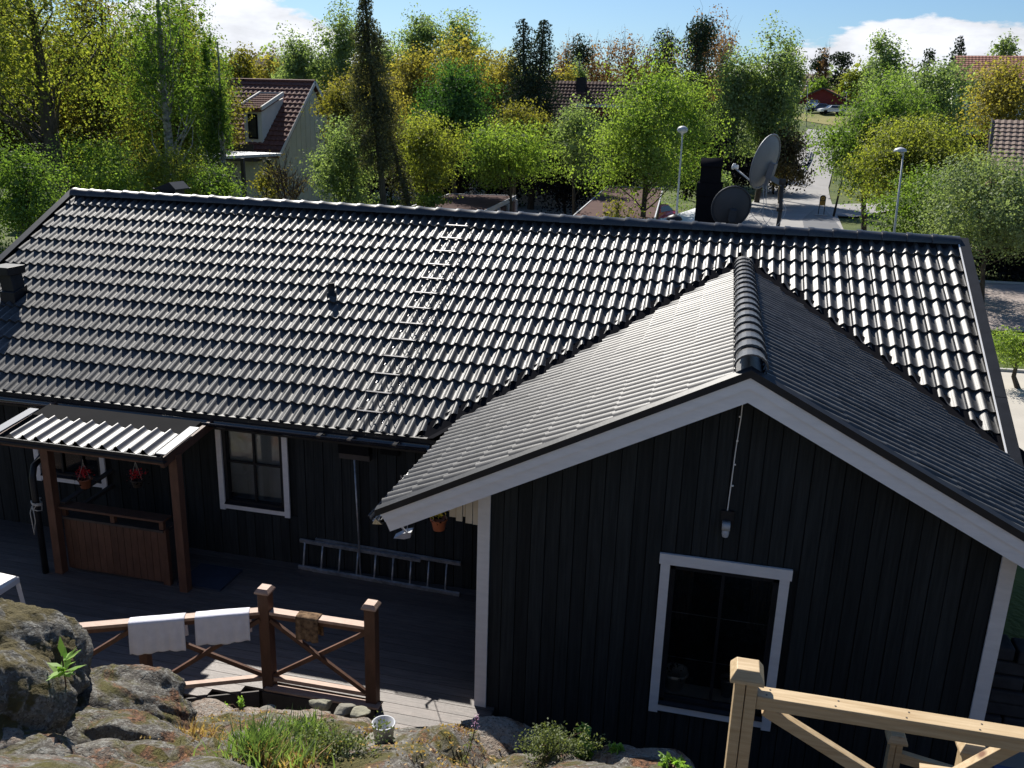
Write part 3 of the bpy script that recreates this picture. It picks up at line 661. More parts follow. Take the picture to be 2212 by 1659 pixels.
# --- downpipe left, roof fittings
mb = MB().tube([(3.02, .1, -.2), (3.02, -.05, -.45), (3.02, -.55, -.55), (3.1, -.86, -.62), (3.12, -.93, -.75), (3.13, -.93, -2.06)], .04, 10); part(mb, 'downpipe', 'blackmetal', house, True)
rp_ = [Vector((3.13+.06*math.cos(k*.9), -.93+.06*math.sin(k*.9), -1.02-.012*(k % 9)-.002*k)) for k in range(40)]+[Vector((3.08, -1.0, -1.2)), Vector((3.1, -1.0, -1.5)), Vector((3.14, -1.0, -1.3)), Vector((3.12, -.99, -1.1))]
solo(MB().tube(rp_, .006, 5), 'cord', 'rope', 'pale cord wound round the black downpipe', 'cord', smooth=True)
def onroof(x, y): return Vector((x, y, T_*y))
p = onroof(1.0, 1.6)   # left vent hood
q = PY(38, 640, 1.75); bx = 0.78; by = 1.72; bz = T_*by
mb = MB().prism([(bx-.13, by-.16, bz-.1), (bx+.13, by-.16, bz-.1), (bx+.13, by+.12, bz-.02), (bx-.13, by+.12, bz-.02)], (0, 0, .18))
mb.prism([(bx-.11, by-.12, bz+.05), (bx+.11, by-.12, bz+.05), (bx+.13, by+.1, bz+.05), (bx-.13, by+.1, bz+.05)], (-.06, 0, .34)); mb.bb((bx-.22, by-.22, bz+.34), (bx+.12, by+.14, bz+.46))
part(mb, 'roof_vent', 'blackmetal', roof, bevel=.006)
p = onroof(5.73, 2.26); part(MB().lathe([(.075, -.1), (.07, .02), (.05, .03), (.05, .16), (.056, .165), (.056, .17), (.038, .17), (.038, .05)], p, 18), 'vent_pipe', 'blackmetal', roof, True)
mb = MB().bb((1.02, 5.2, 1.6), (1.34, 5.5, 2.28)).prism([(.95, 5.1, 2.26), (1.42, 5.1, 2.26), (1.42, 5.6, 2.26), (.95, 5.6, 2.26)], (0, 0, .02)); mb.prism([(.98, 5.1, 2.28), (1.30, 5.1, 2.40), (1.42, 5.1, 2.28)], (0, .45, 0)); part(mb, 'roof_vent', 'blackmetal', roof)
mb = MB().lathe([(.12, 0), (.12, .3), (.09, .33), (.13, .34), (.13, .37), (.09, .40), (.13, .41), (.1, .46), (.02, .49)], (10.42, 4.55, 1.86), 16); part(mb, 'vent_pipe', 'blackmetal', roof, True)
# chimney
cyc = 5.95; cl_, cr_ = PY(1504, 430, cyc).x, PY(1557, 430, cyc).x; ct = PY(1530, 342, cyc).z; cm = (cl_+cr_)/2; h2 = (cr_-cl_)/2
ch = part(MB().bb((cl_, cyc, 1.0), (cr_, cyc+.5, ct-.5)).bb((cl_-.012, cyc-.012, ct-.62), (cr_+.012, cyc+.512, ct-.40)).bb((cl_+.03, cyc+.03, ct-.40), (cr_-.03, cyc+.47, ct-.12)), 'chimney', 'rubber', roof, bevel=.005)
mb = MB()
for i in range(9):
    a = math.pi*i/8; mb.v += [Vector((cl_+.02, cyc+.25-math.cos(a)*.25, ct-.13+math.sin(a)*.13)), Vector((cr_-.02, cyc+.25-math.cos(a)*.25, ct-.13+math.sin(a)*.13))]
for i in range(8): a = 2*i; mb.f.append((a, a+1, a+3, a+2))
mb.f.append(tuple(range(0, 18, 2))); mb.f.append(tuple(range(1, 18, 2))[::-1]); part(mb, 'chimney_cap', 'rubber', ch, True)
# roof steps (ladder)
for i in range(13):
    a = Vector((7.05, 0, 0)); y = .155+i*(3.60/12); c = onroof(7.19, y)
    mb = MB(); L_ = c+um*-.16+nm*.17; R_2 = c+um*.16+nm*.17
    mb.box(c+nm*.17, (.34, .018, .005), Matrix((um, wm, nm)).transposed())
    mb.box(c+nm*.164+wm*-.009, (.34, .003, .010), Matrix((um, wm, nm)).transposed())
    for s in (-1, 1):
        e = c+um*(.16*s)
        mb.tube([e+nm*.17, e+nm*.10-wm*.06, e+nm*.045-wm*.07, e+nm*.03-wm*.01], .007, 6)
        mb.tube([e+nm*.17, e+nm*.12+wm*.08, e+nm*.05+wm*.15], .006, 6)
    part(mb, 'roof_step', 'stepsteel', roof)
mb = MB().tube([(AX-EW+.14, -.0, .17), (AX-EW+.02, -.15, .12), (AX-EW-.12, -.22, -.0)], [.05, .05, .04], 10); part(mb, 'gutter_spout', 'steel', house, True)
mb = MB().prism([(AX-EW-.03, AY-.02, EZ-.10), (AX-EW-.06, AY-.02, EZ-.16), (AX-EW+.04, AY-.02, EZ-.15)], (0, .1, 0)); part(mb, 'gutter_end', 'steel', house)
# lean-to roof at the far right end
mb = MB(); 
def lean(u, v): return (14.9+u*2.2, -.6+v*3.2, -.25-.25*u+.02*math.cos(v*60))
mb.sheet(lean, 1, 128); part(mb, 'lean_to_roof', pmat('blue_grey_sheet', (.10, .13, .17), .5), house, True)

# wall lamp with cable
wl = root('wall_lamp', 'small grey wall lamp on a white cable high on the black gable', 'wall lamp', (11.45, GY-.05, .2))
mb = MB(); cp_ = [(11.47, GY-.012, 1.52), (11.47, GY-.014, 1.3), (11.455, GY-.013, 1.0), (11.448, GY-.013, .7), (11.44, GY-.013, .42)]
mb.tube(cp_, .005, 5)
for p in (1.3, 1.08, .86, .66): mb.box((11.46, GY-.015, p), (.018, .012, .012))
part(mb, 'cable', 'white', wl); part(MB().bb((11.39, GY-.035, .26), (11.50, GY-.012, .42)), 'back_plate', 'blackmetal', wl)
part(MB().bb((11.405, GY-.12, .27), (11.475, GY-.03, .33)).lathe([(.026, .20), (.032, .23), (.032, .27), (.001, .275)], (11.44, GY-.085, 0), 14), 'lamp_head', 'lightgrey', wl, True)

# ================================================================== satellite dishes
def dish(name, c, face, w, h, mat, label, lnb=True):
    c = Vector(c); face = Vector(face).normalized(); xr = face.cross(Vector((0,0,1))).normalized(); yr = xr.cross(face)
    R_ = root(name, label, 'satellite dish', c, 'satellite dishes on the mast behind the ridge'); mb = MB(); k = 36; rings = 7
    def pt(r, a, off=0): x, y = r*math.cos(a)*w/2, r*math.sin(a)*h/2; return c+xr*x+yr*y+face*(.10*r*r-.10+off)
    for sgn, off in ((1, 0), (-1, -.012)):
        n0 = len(mb.v); mb.v.append(pt(0, 0, off))
        for r in range(1, rings+1):
            for j in range(k): mb.v.append(pt(r/rings, 2*math.pi*j/k, off))
        for j in range(k): mb.f.append((n0, n0+1+j, n0+1+(j+1) % k) if sgn > 0 else (n0, n0+1+(j+1) % k, n0+1+j))
        for r in range(rings-1):
            for j in range(k): a = n0+1+r*k+j; b = n0+1+r*k+(j+1) % k; mb.f.append((a, a+k, b+k, b) if sgn > 0 else (a, b, b+k, a+k))
    part(mb, 'reflector', mat, R_, True)
    part(MB().tube([pt(1, 2*math.pi*j/k, -.005)-face*.012 for j in range(k+1)], .016, 6), 'rim', mat, R_, True)
    back = c-face*.1
    mb = MB(); mb.box(back-face*.06-yr*h*.12, (.10, .1, h*.28), Matrix((xr, face, yr)).transposed()); mb.bar(back-face*.05-yr*h*.02, back-face*.05-yr*h*.46, .07, .05, face); mb.tube([back+yr*.05-face*.02, back-yr*h*.3-face*.08], .006, 5); part(mb, 'bracket', 'dish' if mat == 'dish' else 'dish2', R_)
    if lnb:
        a = c-yr*h*.47-face*.03; b = c+face*.48-yr*h*.26
        part(MB().tube([a, b], .015, 8), 'feed_arm', 'lightgrey', R_, True)
        mb = MB().tube([b-face*.0, b-face*.07+yr*.02], [.03, .035], 12).tube([b+face*.02, b-face*.0], .045, 12); mb.box(b+yr*.035, (.05, .05, .05)); part(mb, 'receiver_head', 'white', R_, True)
    return R_, xr, yr
MY = 5.75; MX = PY(1683, 480, MY).x
fl = (PY(1560, 380, 4.9)-PY(1650, 350, 4.6)); fdir = Vector((-.88, .42, .22))
c1 = PY(1651, 349, 5.72); dish('satellite_dish', c1, fdir, .93, .87, 'dish', 'larger light grey satellite dish standing high beside the chimney')
c2 = PY(1579, 446, 5.4); dish('satellite_dish', c2, Vector((-.25, .92, .28)), .62, .68, 'dish2', 'dark satellite dish low behind the ridge next to the chimney', False)
mast = root('antenna_mast', 'black mast with cross arm and loose wires behind the ridge', 'mast', (MX, MY, 1.9))
part(MB().tube([(MX-.07, MY, 1.2), (MX-.0, MY, 2.35), PY(1690, 390, MY)], .032, 10).box(PY(1684, 452, MY), (.09, .09, .07)).box(PY(1690, 393, MY), (.10, .1, .09)), 'pole', 'darkwood', mast, True)
part(MB().bar(PY(1612, 440, 5.5), PY(1680, 450, MY), .02, .025).bar(PY(1690, 398, MY), c1+Vector((.08, -.03, -.22)), .05, .08), 'cross_arm', 'dish', mast)
mb = MB(); 
for k, pts in enumerate((((1620, 447), (1625, 465), (1640, 480), (1650, 492)), ((1648, 400), (1650, 440), (1648, 470), (1662, 489)), ((1655, 402), (1656, 445), (1670, 460), (1655, 485)), ((1606, 455), (1622, 445), (1632, 440)), ((1618, 470), (1636, 460), (1655, 440)), ((1690, 430), (1697, 455), (1685, 480), (1672, 492)), ((1560, 492), (1580, 480), (1590, 490), (1605, 486)))):
    P4 = [PY(u, v, 5.6) for u, v in pts]; pp = []
    for i in range(len(P4)-1):
        for t in (0, .25, .5, .75):
            p0, p1, p2, p3 = P4[max(i-1, 0)], P4[i], P4[i+1], P4[min(i+2, len(P4)-1)]; pp.append(.5*((2*p1)+(p2-p0)*t+(2*p0-5*p1+4*p2-p3)*t*t+(3*p1-p0-3*p2+p3)*t**3))
    pp.append(P4[-1]); mb.tube(pp, .0045, 5)
part(mb, 'wire', 'lightgrey', mast)
mb = MB().box(PY(1560, 487, 4.5), (.10, .06, .07)).box(PY(1552, 490, 4.5), (.05, .05, .05)); part(mb, 'junction_box', 'lightgrey', mast)

# ================================================================== porch canopy, bar, deck things
pc = root('porch_canopy', 'wooden post canopy with short corrugated black roof over the deck bar', 'canopy', (4.2, -.6, -2.06))
# roof plane: front z -.22 at y -1.08, back z .02 at y .0
fa, fb_ = PZ(45, 945, -.2), PZ(375, 997, -.2); YF = -1.10; ZF = -.21; YBk = -.40; ZB = -.118
sl_ = (ZB-ZF)/(YBk-YF)
xa, xb = 3.02, 5.02
def corr(u, v):
    x = xa+(xb-xa)*u; a = u*11.0*2*math.pi-.6; y = YF+(-.55-YF)*v; hh = .034*max(0, math.cos(a))**2+.012*math.cos(a)
    return (x, y, ZF+.05+sl_*(y-YF)+hh)
part(MB().sheet(corr, 170, 2), 'roof_sheet', pmat('dark_glossy_sheet', (.11, .105, .105), .45, .2, 12, .5), pc, True)
mb = MB()
for x in (xa-.27, xb+.02): mb.prism([(x, YF-.03, ZF+.075), (x+.13, YF-.03, ZF+.075), (x+.13, -.42, ZF+.075+sl_*.68), (x, -.42, ZF+.075+sl_*.68)], (0, 0, .012))
part(mb, 'verge_flashing', 'dish', pc)
mb = MB().bb((xa-.32, YF-.05, ZF-.03), (xb+.12, YF-.035, ZF+.05)).bb((xa-.32, YF-.035, ZF-.035), (xb+.12, YF+.03, ZF-.02)).tube([(xa-.34, YF-.055, ZF-.0), (xb+.12, YF-.055, ZF-.0)], .008, 6); part(mb, 'drip_edge', 'blackmetal', pc)
mb = MB().bb((xa-.25, YF+.06, ZF-.10), (xb+.05, YF+.11, ZF-.03)); 
for x in (xa-.22, xb+.07): mb.bar((x, YF, ZF-.05), (x, .19, ZF-.05+sl_*1.25), .05, .11)
part(mb, 'beam', 'brownwood', pc)
part(MB().bb((xa-.2, YF+.02, ZF-.01), (xb+.05, YF+.06, ZF+.03)).prism([(xa-.2, YF+.02, ZF+.015), (xb+.02, YF+.02, ZF+.015), (xb+.02, -.17, ZF+.03+sl_*.9), (xa-.2, -.17, ZF+.03+sl_*.9)], (0, 0, .008)), 'roof_deck', 'dark', pc)  # near-black colour puts the eave's shade into the strip behind the sheet
for (u, v) in ((134, 1235), (402, 1275)):
    p = PZ(u, v, ZD); part(MB().bb((p.x-.055, p.y-.055, ZD), (p.x+.055, p.y+.055, ZF-.03)), 'post', 'brownwood', pc, bevel=.004)
bar_ = root('bar_counter', 'brown plank-fronted outdoor bar counter with shelf top under the canopy', 'bar counter', (4.1, -.75, ZD))
cx0, cx1, cy_ = 3.36, 4.80, -.78
n = 15
for i in range(n):
    xa_ = cx0+(cx1-cx0)*i/n; part(MB().bb((xa_+.003, cy_, ZD+.04), (xa_+(cx1-cx0)/n-.003, cy_+.02, -1.34)), 'plank', 'brownwood', bar_)
part(MB().bb((cx0-.03, cy_-.07, -1.17), (cx1+.05, cy_+.12, -1.14)), 'counter_top', 'brownwood', bar_, bevel=.004)
part(MB().bb((cx0, cy_-.02, -1.33), (cx1, cy_+.2, -1.30)), 'shelf', 'darkwood', bar_)
for x in (cx0+.02, (cx0+cx1)/2, cx1-.03): part(MB().bb((x-.03, cy_, -1.33), (x+.03, cy_+.05, -1.17)), 'post', 'brownwood', bar_)
part(MB().bb((cx1-.06, cy_-.005, ZD), (cx1+.03, cy_+.06, -1.3)), 'post', 'brownwood', bar_)
part(MB().bar((cx0+.02, cy_, -1.12), (cx0+.0, .3, -1.06), .07, .03).bar((cx0+.02, cy_, -1.32), (cx0+.0, .3, -1.28), .05, .05), 'side_rail', 'darkwood', bar_)
part(MB().bb((cx0-.03, .28, -1.4), (cx0+.04, .34, -.98)), 'post', 'brownwood', bar_)
part(MB().bb((cx0+.02, cy_+.02, ZD+.02), (cx1, cy_+.35, -1.36)), 'cupboard', 'darkwood', bar_)
solo(MB().bb((4.9, -.75, ZD+.002), (5.5, -.2, ZD+.03)), 'door_mat', 'matblue', 'dull blue mat on the deck behind the bar counter', 'mat')
P1 = PY(185, 1050, -.35); pot('flower_pot', (P1.x, -.35, P1.z-.02), .085, .13, 'terra', 'terracotta pot of red flowers hanging before the small left window', 'flower pot', 'dark', 'redfl', 120, 1.6, 5, .35, 'pots of red flowers hanging under the canopy')
P1 = PY(297, 1048, -.35); pot('flower_pot', (P1.x, -.35, P1.z-.02), .075, .10, 'darkwood', 'dark hanging pot with one red flower in the middle of the canopy', 'flower pot', 'dark', 'redfl', 160, 1.9, 6, .35, 'pots of red flowers hanging under the canopy')
P1 = PY(948, 1140, -1.45); pot('flower_pot', (P1.x, -1.45, P1.z-.02), .085, .13, 'terra', 'terracotta pot of yellow flowers hanging from the eave by the white corner board', 'flower pot', 'dark', 'yelfl', 130, 1.5, 8, .42)
# broom / push scraper leaning
br = root('push_broom', 'long-handled broom standing head up against the black wall', 'broom', (6.9, .1, ZD))
q0, q1, q2 = PY(765, 985, .12), PY(778, 1175, .06), PY(735, 978, .12); q3 = PY(800, 984, .12)
part(MB().tube([q0, Vector((q1.x, q1.y, ZD))], .012, 8), 'handle', 'alu', br, True); part(MB().bb((q2.x, .09, q0.z-.04), (q3.x, .17, q0.z+.04)), 'head', 'darkwood', br); part(MB().bb((q2.x, .06, q0.z+.04), (q3.x, .18, q0.z+.16)), 'bristles', 'dark', br)
# ladder
ld = root('ladder', 'dull aluminium extension ladder lying on its side against the black wall', 'ladder', (7.1, .15, ZD))
la, lb = Vector((5.98, .33, -1.98)), Vector((8.42, .12, -2.0))
def LB(u, v): return PZ(u, v, ZD+.03)
def LT(u, v, y): return PY(u, v, y)
for k, ((u0, v0, u1, v1), y) in enumerate((((648, 1167, 908, 1210), .15), ((682, 1166, 995, 1218), .19))):
    part(MB().bar(LT(u0, v0, y), LT(u1, v1, y-.05), .028, .05, (0, -.3, 1)), 'side_rail', 'alu', ld)
for (u0, v0, u1, v1) in ((645, 1224, 895, 1267), (675, 1230, 992, 1284)): part(MB().bar(LB(u0, v0), LB(u1, v1), .028, .05, (0, -.3, 1)), 'side_rail', 'alu', ld)
for i in range(9):
    u = 659+i*38.3; vt = 1170+(u-659)*.160; vb = 1226+(u-659)*.170
    part(MB().tube([LT(u, vt, .15 if i < 6 else .14), LB(u-4, vb)], .013, 8), 'rung', 'alu', ld, True)
# bent white metal scoop hanging
p = PY(872, 1150, -.9)
sc = root('boat_anchor_scoop'.replace('boat_anchor_', 'hanging_'), 'pale metal scoop hanging on a wire under the low left corner of the gable roof', 'scoop', (p.x, -.9, p.z))
part(MB().prism([PY(850, 1163, -.9), PY(872, 1152, -.9), PY(888, 1150, -.9), PY(886, 1162, -.9), PY(873, 1165, -.9)], (0, .08, .02)), 'blade', 'lightgrey', sc)
part(MB().bar(PY(860, 1120, -.9), PY(861, 1130, -.9), .012, .025).bar(PY(861, 1130, -.9), PY(880, 1153, -.9), .012, .02), 'handle', 'lightgrey', sc); part(MB().tube([PY(878, 1085, -.9), PY(881, 1160, -.9)], .005, 5), 'wire', 'lightgrey', sc)
solo(MB().bar(PY(868, 1032, .12), PY(874, 1052, .12), .02, .03).bar(PY(866, 1026, .12), PY(869, 1034, .12), .02, .02), 'wall_hook', 'alu', 'small grey hook on the dark wall just left of the gable roof', 'hook')
qo = PY(845, 970, MW); solo(MB().bb((qo.x-.12, MW-.06, qo.z-.06), (qo.x+.12, MW-.02, qo.z+.06)), 'outlet_box', 'dark', 'black wall socket box between the broom and the gable roof', 'socket')

# deck
deck = root('deck', 'weathered brown wooden deck in front of the house', 'deck', (5, -1, ZD-.1))
P0 = V3(6.93, -2.42); def_dir = V3(-1.8, -.87)
def front(x):     # y of the deck's front edge
    if x < 6.95: return -2.42+(x-6.95)*.483
    if x < 8.22: return -2.36+.02*(x-6.95)
    return -3.35
pw = .143
y = MW
i = 0
while y > -7:
    y1 = y-pw+.006
    # x range where front(x) < y1
    if y1 > -2.34: x0, x1 = -2, 9.36
    else:
        x0 = -2; x1 = 6.95+(y1+2.42)/.483
        if y1 > -3.4:
            part(MB().bb((8.24, y1, ZD-.03), (9.36, y, ZD)), 'plank', 'deck', deck)
    if y1 < GY and y1 > -2.34: x1 = 9.36
    elif y1 > -2.34: x1 = WL-.04
    if x1 > x0+.1:
        xs_ = [x0]+sorted(rnd.uniform(0, 6) for _ in range(1))+[x1]
        for a, b in zip(xs_[:-1], xs_[1:]):
            if b-a > .1: part(MB().bb((a+.002, y1, ZD-.03), (b-.002, y, ZD)), 'plank', 'deck', deck)
    y -= pw; i += 1
mb = MB().bb((-2, -2.3, ZD-.2), (9.1, .3, ZD-.05)).bar((8.2, -2.36, ZD-.1), (6.97, -2.39, ZD-.1), .03, .17).bar((6.93, -2.4, ZD-.1), (1.8, -4.88, ZD-.1), .03, .17)
part(mb, 'deck_frame', 'darkwood', deck)
part(MB().bar((8.24, -2.33, ZD+.012), (6.99, -2.35, ZD+.012), .10, .022), 'edge_board', 'palewood', deck)
# deck railing
rl = root('deck_railing', 'brown deck railing with three capped posts and crossed braces', 'railing', (7, -2.4, ZD))
ZR = ZD+.88
PL, PR, PLL = V3(7.0, -2.29, 0), V3(8.14, -2.27, 0), V3(4.85, -3.33, 0)
def post(p, zt, w=.115, mat='brownwood', capm='palewood', par=rl, z0=ZD, capw=.155):
    po = part(MB().bb((p.x-w/2, p.y-w/2, z0), (p.x+w/2, p.y+w/2, zt)), 'post', mat, par, bevel=.005)
    mb = MB().bb((p.x-capw/2, p.y-capw/2, zt), (p.x+capw/2, p.y+capw/2, zt+.018)); mb.box((p.x, p.y, zt+.035), (capw, capw, .034), None, .68)
    part(mb, 'post_cap', capm, po)
for p in (PL, PR): post(p, ZD+1.10)
P3 = PL.lerp(PLL, .52)
part(MB().bb((P3.x-.045, P3.y+.05, ZD-.3), (P3.x+.045, P3.y+.13, ZD+.8)), 'post', 'brownwood', rl)
post(PLL+V3(-.1, -.05), ZD+.8)
def panel(a, b, sx=1):
    d = (b-a).normalized(); A = a+d*.06; B = b-d*.06; nrm = Vector((d.y, -d.x, 0))
    if nrm.y > 0: nrm = -nrm
    o = nrm*.0; zt = ZR; zb = ZD+.10
    part(MB().bar(A+V3(0,0,zt), B+V3(0,0,zt), .095, .032), 'top_rail', 'palewood', rl)
    part(MB().bar(A+V3(0,0,zt-.045), B+V3(0,0,zt-.045), .045, .055), 'under_rail', 'brownwood', rl)
    part(MB().bar(A+V3(0,0,zb), B+V3(0,0,zb), .06, .045), 'bottom_rail', 'palewood', rl)
    part(MB().bar(A+V3(0,0,zb+.03), B+V3(0,0,zt-.08), .035, .045), 'brace', 'brownwood', rl)
    part(MB().bar(A+nrm*.028+V3(0,0,zt-.08), B+nrm*.028+V3(0,0,zb+.03), .035, .045), 'brace', 'brownwood', rl)
panel(PL, PR); panel(PL, P3); panel(P3, PLL+V3(-.1, -.05)); panel(PLL+V3(-.1, -.05), PLL+(PLL-PL)*.6)
# towels and rug
def cloth(name, a, b, drop_f, drop_b, mat, label, cat, group=None, wob=.022, seed=1):
    a = Vector(a); b = Vector(b); d = (b-a).normalized(); nrm = Vector((d.y, -d.x, 0)); nrm = -nrm if nrm.y > 0 else nrm
    top = ZR+.022; tot = drop_b+.11+drop_f; hw = .056; rr = random.Random(seed); k1, k2 = rr.uniform(0, 6), rr.uniform(5, 9)
    def fn(u, v):
        p = a+(b-a)*u; s = v*(tot)-drop_b-.055+ .012*math.sin(u*k2+k1)*(v-.3); w_ = wob*math.sin(u*k2*1.6+k1)*min(1, max(0, abs(s)-.05)*5)
        if s < -hw: off = -hw-.008+abs(w_)*-1; z = top-(-s-hw)
        elif s > hw: off = hw+.008+abs(w_)+.02*(s-hw); z = top-(s-hw)
        else: off = s; z = top+.006*math.cos(s/hw*math.pi/2)
        q = p+nrm*off+d*(.02*(v-.5)*math.sin(k1)); return (q.x, q.y, z)
    mb = MB().sheet(fn, 24, 44); v = np.array([tuple(p) for p in mb.v]); c = Vector((v[:,0].mean(), v[:,1].mean(), v[:,2].min()))
    o = put(name, newmesh(name, [p-c for p in mb.v], mb.f, mat, True), None, c); s = o.modifiers.new('thickness', 'SOLIDIFY'); s.thickness = .005; s.offset = 1; tag(o, label, cat, group); return o
def onrail(u, v):      # point of the left rail line under a pixel
    d = ray(u, v); pl = (PLL-PL).normalized(); n = Vector((pl.y, -pl.x, 0)); t = (PL-CAM).dot(n)/d.dot(n); return CAM+d*t
def rl_at(u, v): p = onrail(u, v); return Vector((p.x, p.y, 0))
cloth('towel', rl_at(277, 1325), rl_at(398, 1312), .34, .27, 'towel', 'white towel over the railing, left one of the pair, with curved lower edge', 'towel', 'white towels on the deck railing', seed=2)
cloth('towel', rl_at(420, 1308), rl_at(538, 1300), .31, .30, 'towel', 'white towel hung over the railing right next to the tall capped corner post', 'towel', 'white towels on the deck railing', seed=5)
f = lambda t: PL.lerp(PR, t)
rg = cloth('rug', f(.31), f(.52), .25, .26, 'rug', 'small brown patterned rug hung over the right railing panel', 'rug', wob=.02, seed=9)
# white chair at left edge
chp = PZ(8, 1262, -1.62); wc = root('plastic_chair', 'white plastic chair at the left edge of the deck behind the boulder', 'chair', (chp.x-.2, chp.y, ZD))
cx_, cyy = chp.x-.16, chp.y-.05
part(MB().prism([(cx_-.3, cyy-.22, -1.62), (cx_+.2, cyy-.24, -1.62), (cx_+.22, cyy+.2, -1.62), (cx_-.3, cyy+.24, -1.62)], (0, 0, .035)).bb((cx_-.3, cyy-.25, -1.68), (cx_+.23, cyy-.22, -1.60)).bb((cx_+.2, cyy-.25, -1.68), (cx_+.23, cyy+.22, -1.60)), 'seat', 'white', wc, bevel=.012)
for dx, dy in ((.19, -.22), (.2, .2), (-.28, -.22), (-.28, .2)): part(MB().bar((cx_+dx, cyy+dy, -1.64), (cx_+dx*1.15, cyy+dy*1.15, ZD), .035, .045), 'leg', 'white', wc)
part(MB().bb((cx_-.34, cyy-.22, -1.62), (cx_-.3, cyy+.24, -1.2)), 'backrest', 'white', wc)
# bucket & stones near the deck
bp_ = PZ(828, 1592, -2.13); bp_ = on_rock(829, 1602); bz_ = bp_.z+.13
mb = MB().lathe([(.001, 0), (.07, 0), (.085, .15), (.09, .15), (.09, .158), (.08, .158), (.066, .012), (.001, .01)], (bp_.x, bp_.y, bz_-.12), 24)
solo(mb, 'bucket', 'lightgrey', 'small grey round bucket at the end of the deck boards', 'bucket', smooth=True)
solo(MB().lathe([(.0, -.35), (.12, -.3), (.16, -.02), (.001, 0)], (bp_.x, bp_.y, bz_-.12), 12), 'stone', 'stone', 'rounded stone underneath the small grey bucket', 'stone', smooth=True)

def boulder(c, r, seed, mat, name='boulder', label='', cat='boulder', sub=5, amp=.22, flat_=1, group=None, rot=0, facet=0):
    bm = bmesh.new(); bmesh.ops.create_icosphere(bm, subdivisions=sub, radius=1); v = np.array([tuple(x.co) for x in bm.verts]); fs = [tuple(q.index for q in f.verts) for f in bm.faces]; bm.free()
    r_ = np.random.default_rng(seed); d = np.ones(len(v))
    if facet:                                   # planar cuts for an angular block
        for _ in range(facet):
            n = r_.normal(size=3); n /= np.linalg.norm(n); h = r_.uniform(.62, .85) if name != 'stone' else r_.uniform(.4, .7); s = v @ n; k = s > h; v[k] -= np.outer((s[k]-h), n)
    nrm = v/np.linalg.norm(v, axis=1)[:, None]
    rg_ = 1-np.abs(fbm(v[:,0]*2.1+v[:,2]*1.3+seed, v[:,1]*1.7-v[:,2]*1.9, 6, seed+3))*2.2
    disp = amp*1.3*(fbm(v[:,0]*1.4+seed+v[:,2]*.7, v[:,1]*1.4+v[:,2]*.9, 7, seed))-.35*amp*np.clip(rg_-.72, 0, 1)*2+.30*amp*fbm(v[:,0]*6+seed+v[:,2]*4, v[:,1]*6-v[:,2]*5, 5, seed+5)
    v = v+nrm*disp[:, None]; c_, s_ = math.cos(rot), math.sin(rot); v = v*np.array(r)*1.06; v = v @ np.array([[c_, s_, 0], [-s_, c_, 0], [0, 0, 1]])
    me = bigmesh(name, v, np.array(fs), mat, name != 'stone'); o = put(name, me, None, Vector(c)); tag(o, label, cat, group); return o
def RB(u, v, y): return PY(u, v, y)
c = RB(40, 1440, -5.0); boulder(c+V3(-.30, -.1, -.08), (.68, .56, .47), 3, 'rockmoss', label='big moss-covered boulder rising at the left edge in front of the chair', amp=.24, sub=6, rot=.4)
c = RB(20, 1530, -5.6); boulder(c+V3(-.2, -.1, -.05), (.52, .45, .40), 11, 'rockmoss', label='rounded mossy boulder at the left edge below the big one', amp=.26, sub=6)
c = RB(262, 1530, -4.5); boulder(c+V3(-.1, -.1, -.10), (.72, .50, .42), 21, 'rock', label='angular grey boulder with steep right face under the left railing', amp=.2, sub=6, facet=5, rot=.15)
c = RB(190, 1640, -5.2); boulder(c+V3(0, 0, -.10), (.72, .5, .33), 33, 'rock', label='low grey lichen-spotted boulder at the bottom left of the picture', amp=.22, sub=6, facet=3)
c = RB(425, 1640, -4.6); boulder(c+V3(0, 0, -.12), (.5, .4, .25), 35, 'rockmoss', label='low brown mossy outcrop right of the lichen-spotted boulder', amp=.25, sub=6)
c = RB(5, 1612, -5.9); boulder(c, (.14, .12, .09), 41, 'rockpale', label='small pale pinkish stone at the very left edge', cat='stone', name='stone', amp=.15, sub=4)
c = RB(0, 1665, -6.0); boulder(c, (.4, .3, .12), 42, 'rock', label='flat grey rock in the bottom left corner', amp=.2, sub=5)
c = RB(650, 1560, -3.55); boulder(c+V3(0, -.05, -.22), (.80, .42, .17), 51, 'rockpale', label='long pale outcrop below the deck corner post', amp=.22, sub=6, facet=4)
c = RB(470, 1555, -3.5); boulder(c+V3(0, 0, -.08), (.46, .3, .14), 52, 'rockpale', label='pale flat rock left of the grass tuft', amp=.2, sub=5, facet=3)
c = RB(960, 1640, -4.0); boulder(c+V3(0, 0, -.14), (.72, .42, .25), 53, 'rock', label='dark rough outcrop at the bottom centre', amp=.25, sub=6)
c = RB(1040, 1600, -3.75); boulder(c+V3(.05, 0, -.12), (.42, .34, .20), 54, 'rockpale', label='rounded pale outcrop beside the pink flower stem', amp=.25, sub=6)
c = RB(1400, 1655, -4.0); boulder(c+V3(0, 0, -.12), (.42, .3, .15), 55, 'rockpale', label='low pale outcrop below the leafy plants', amp=.22, sub=5)
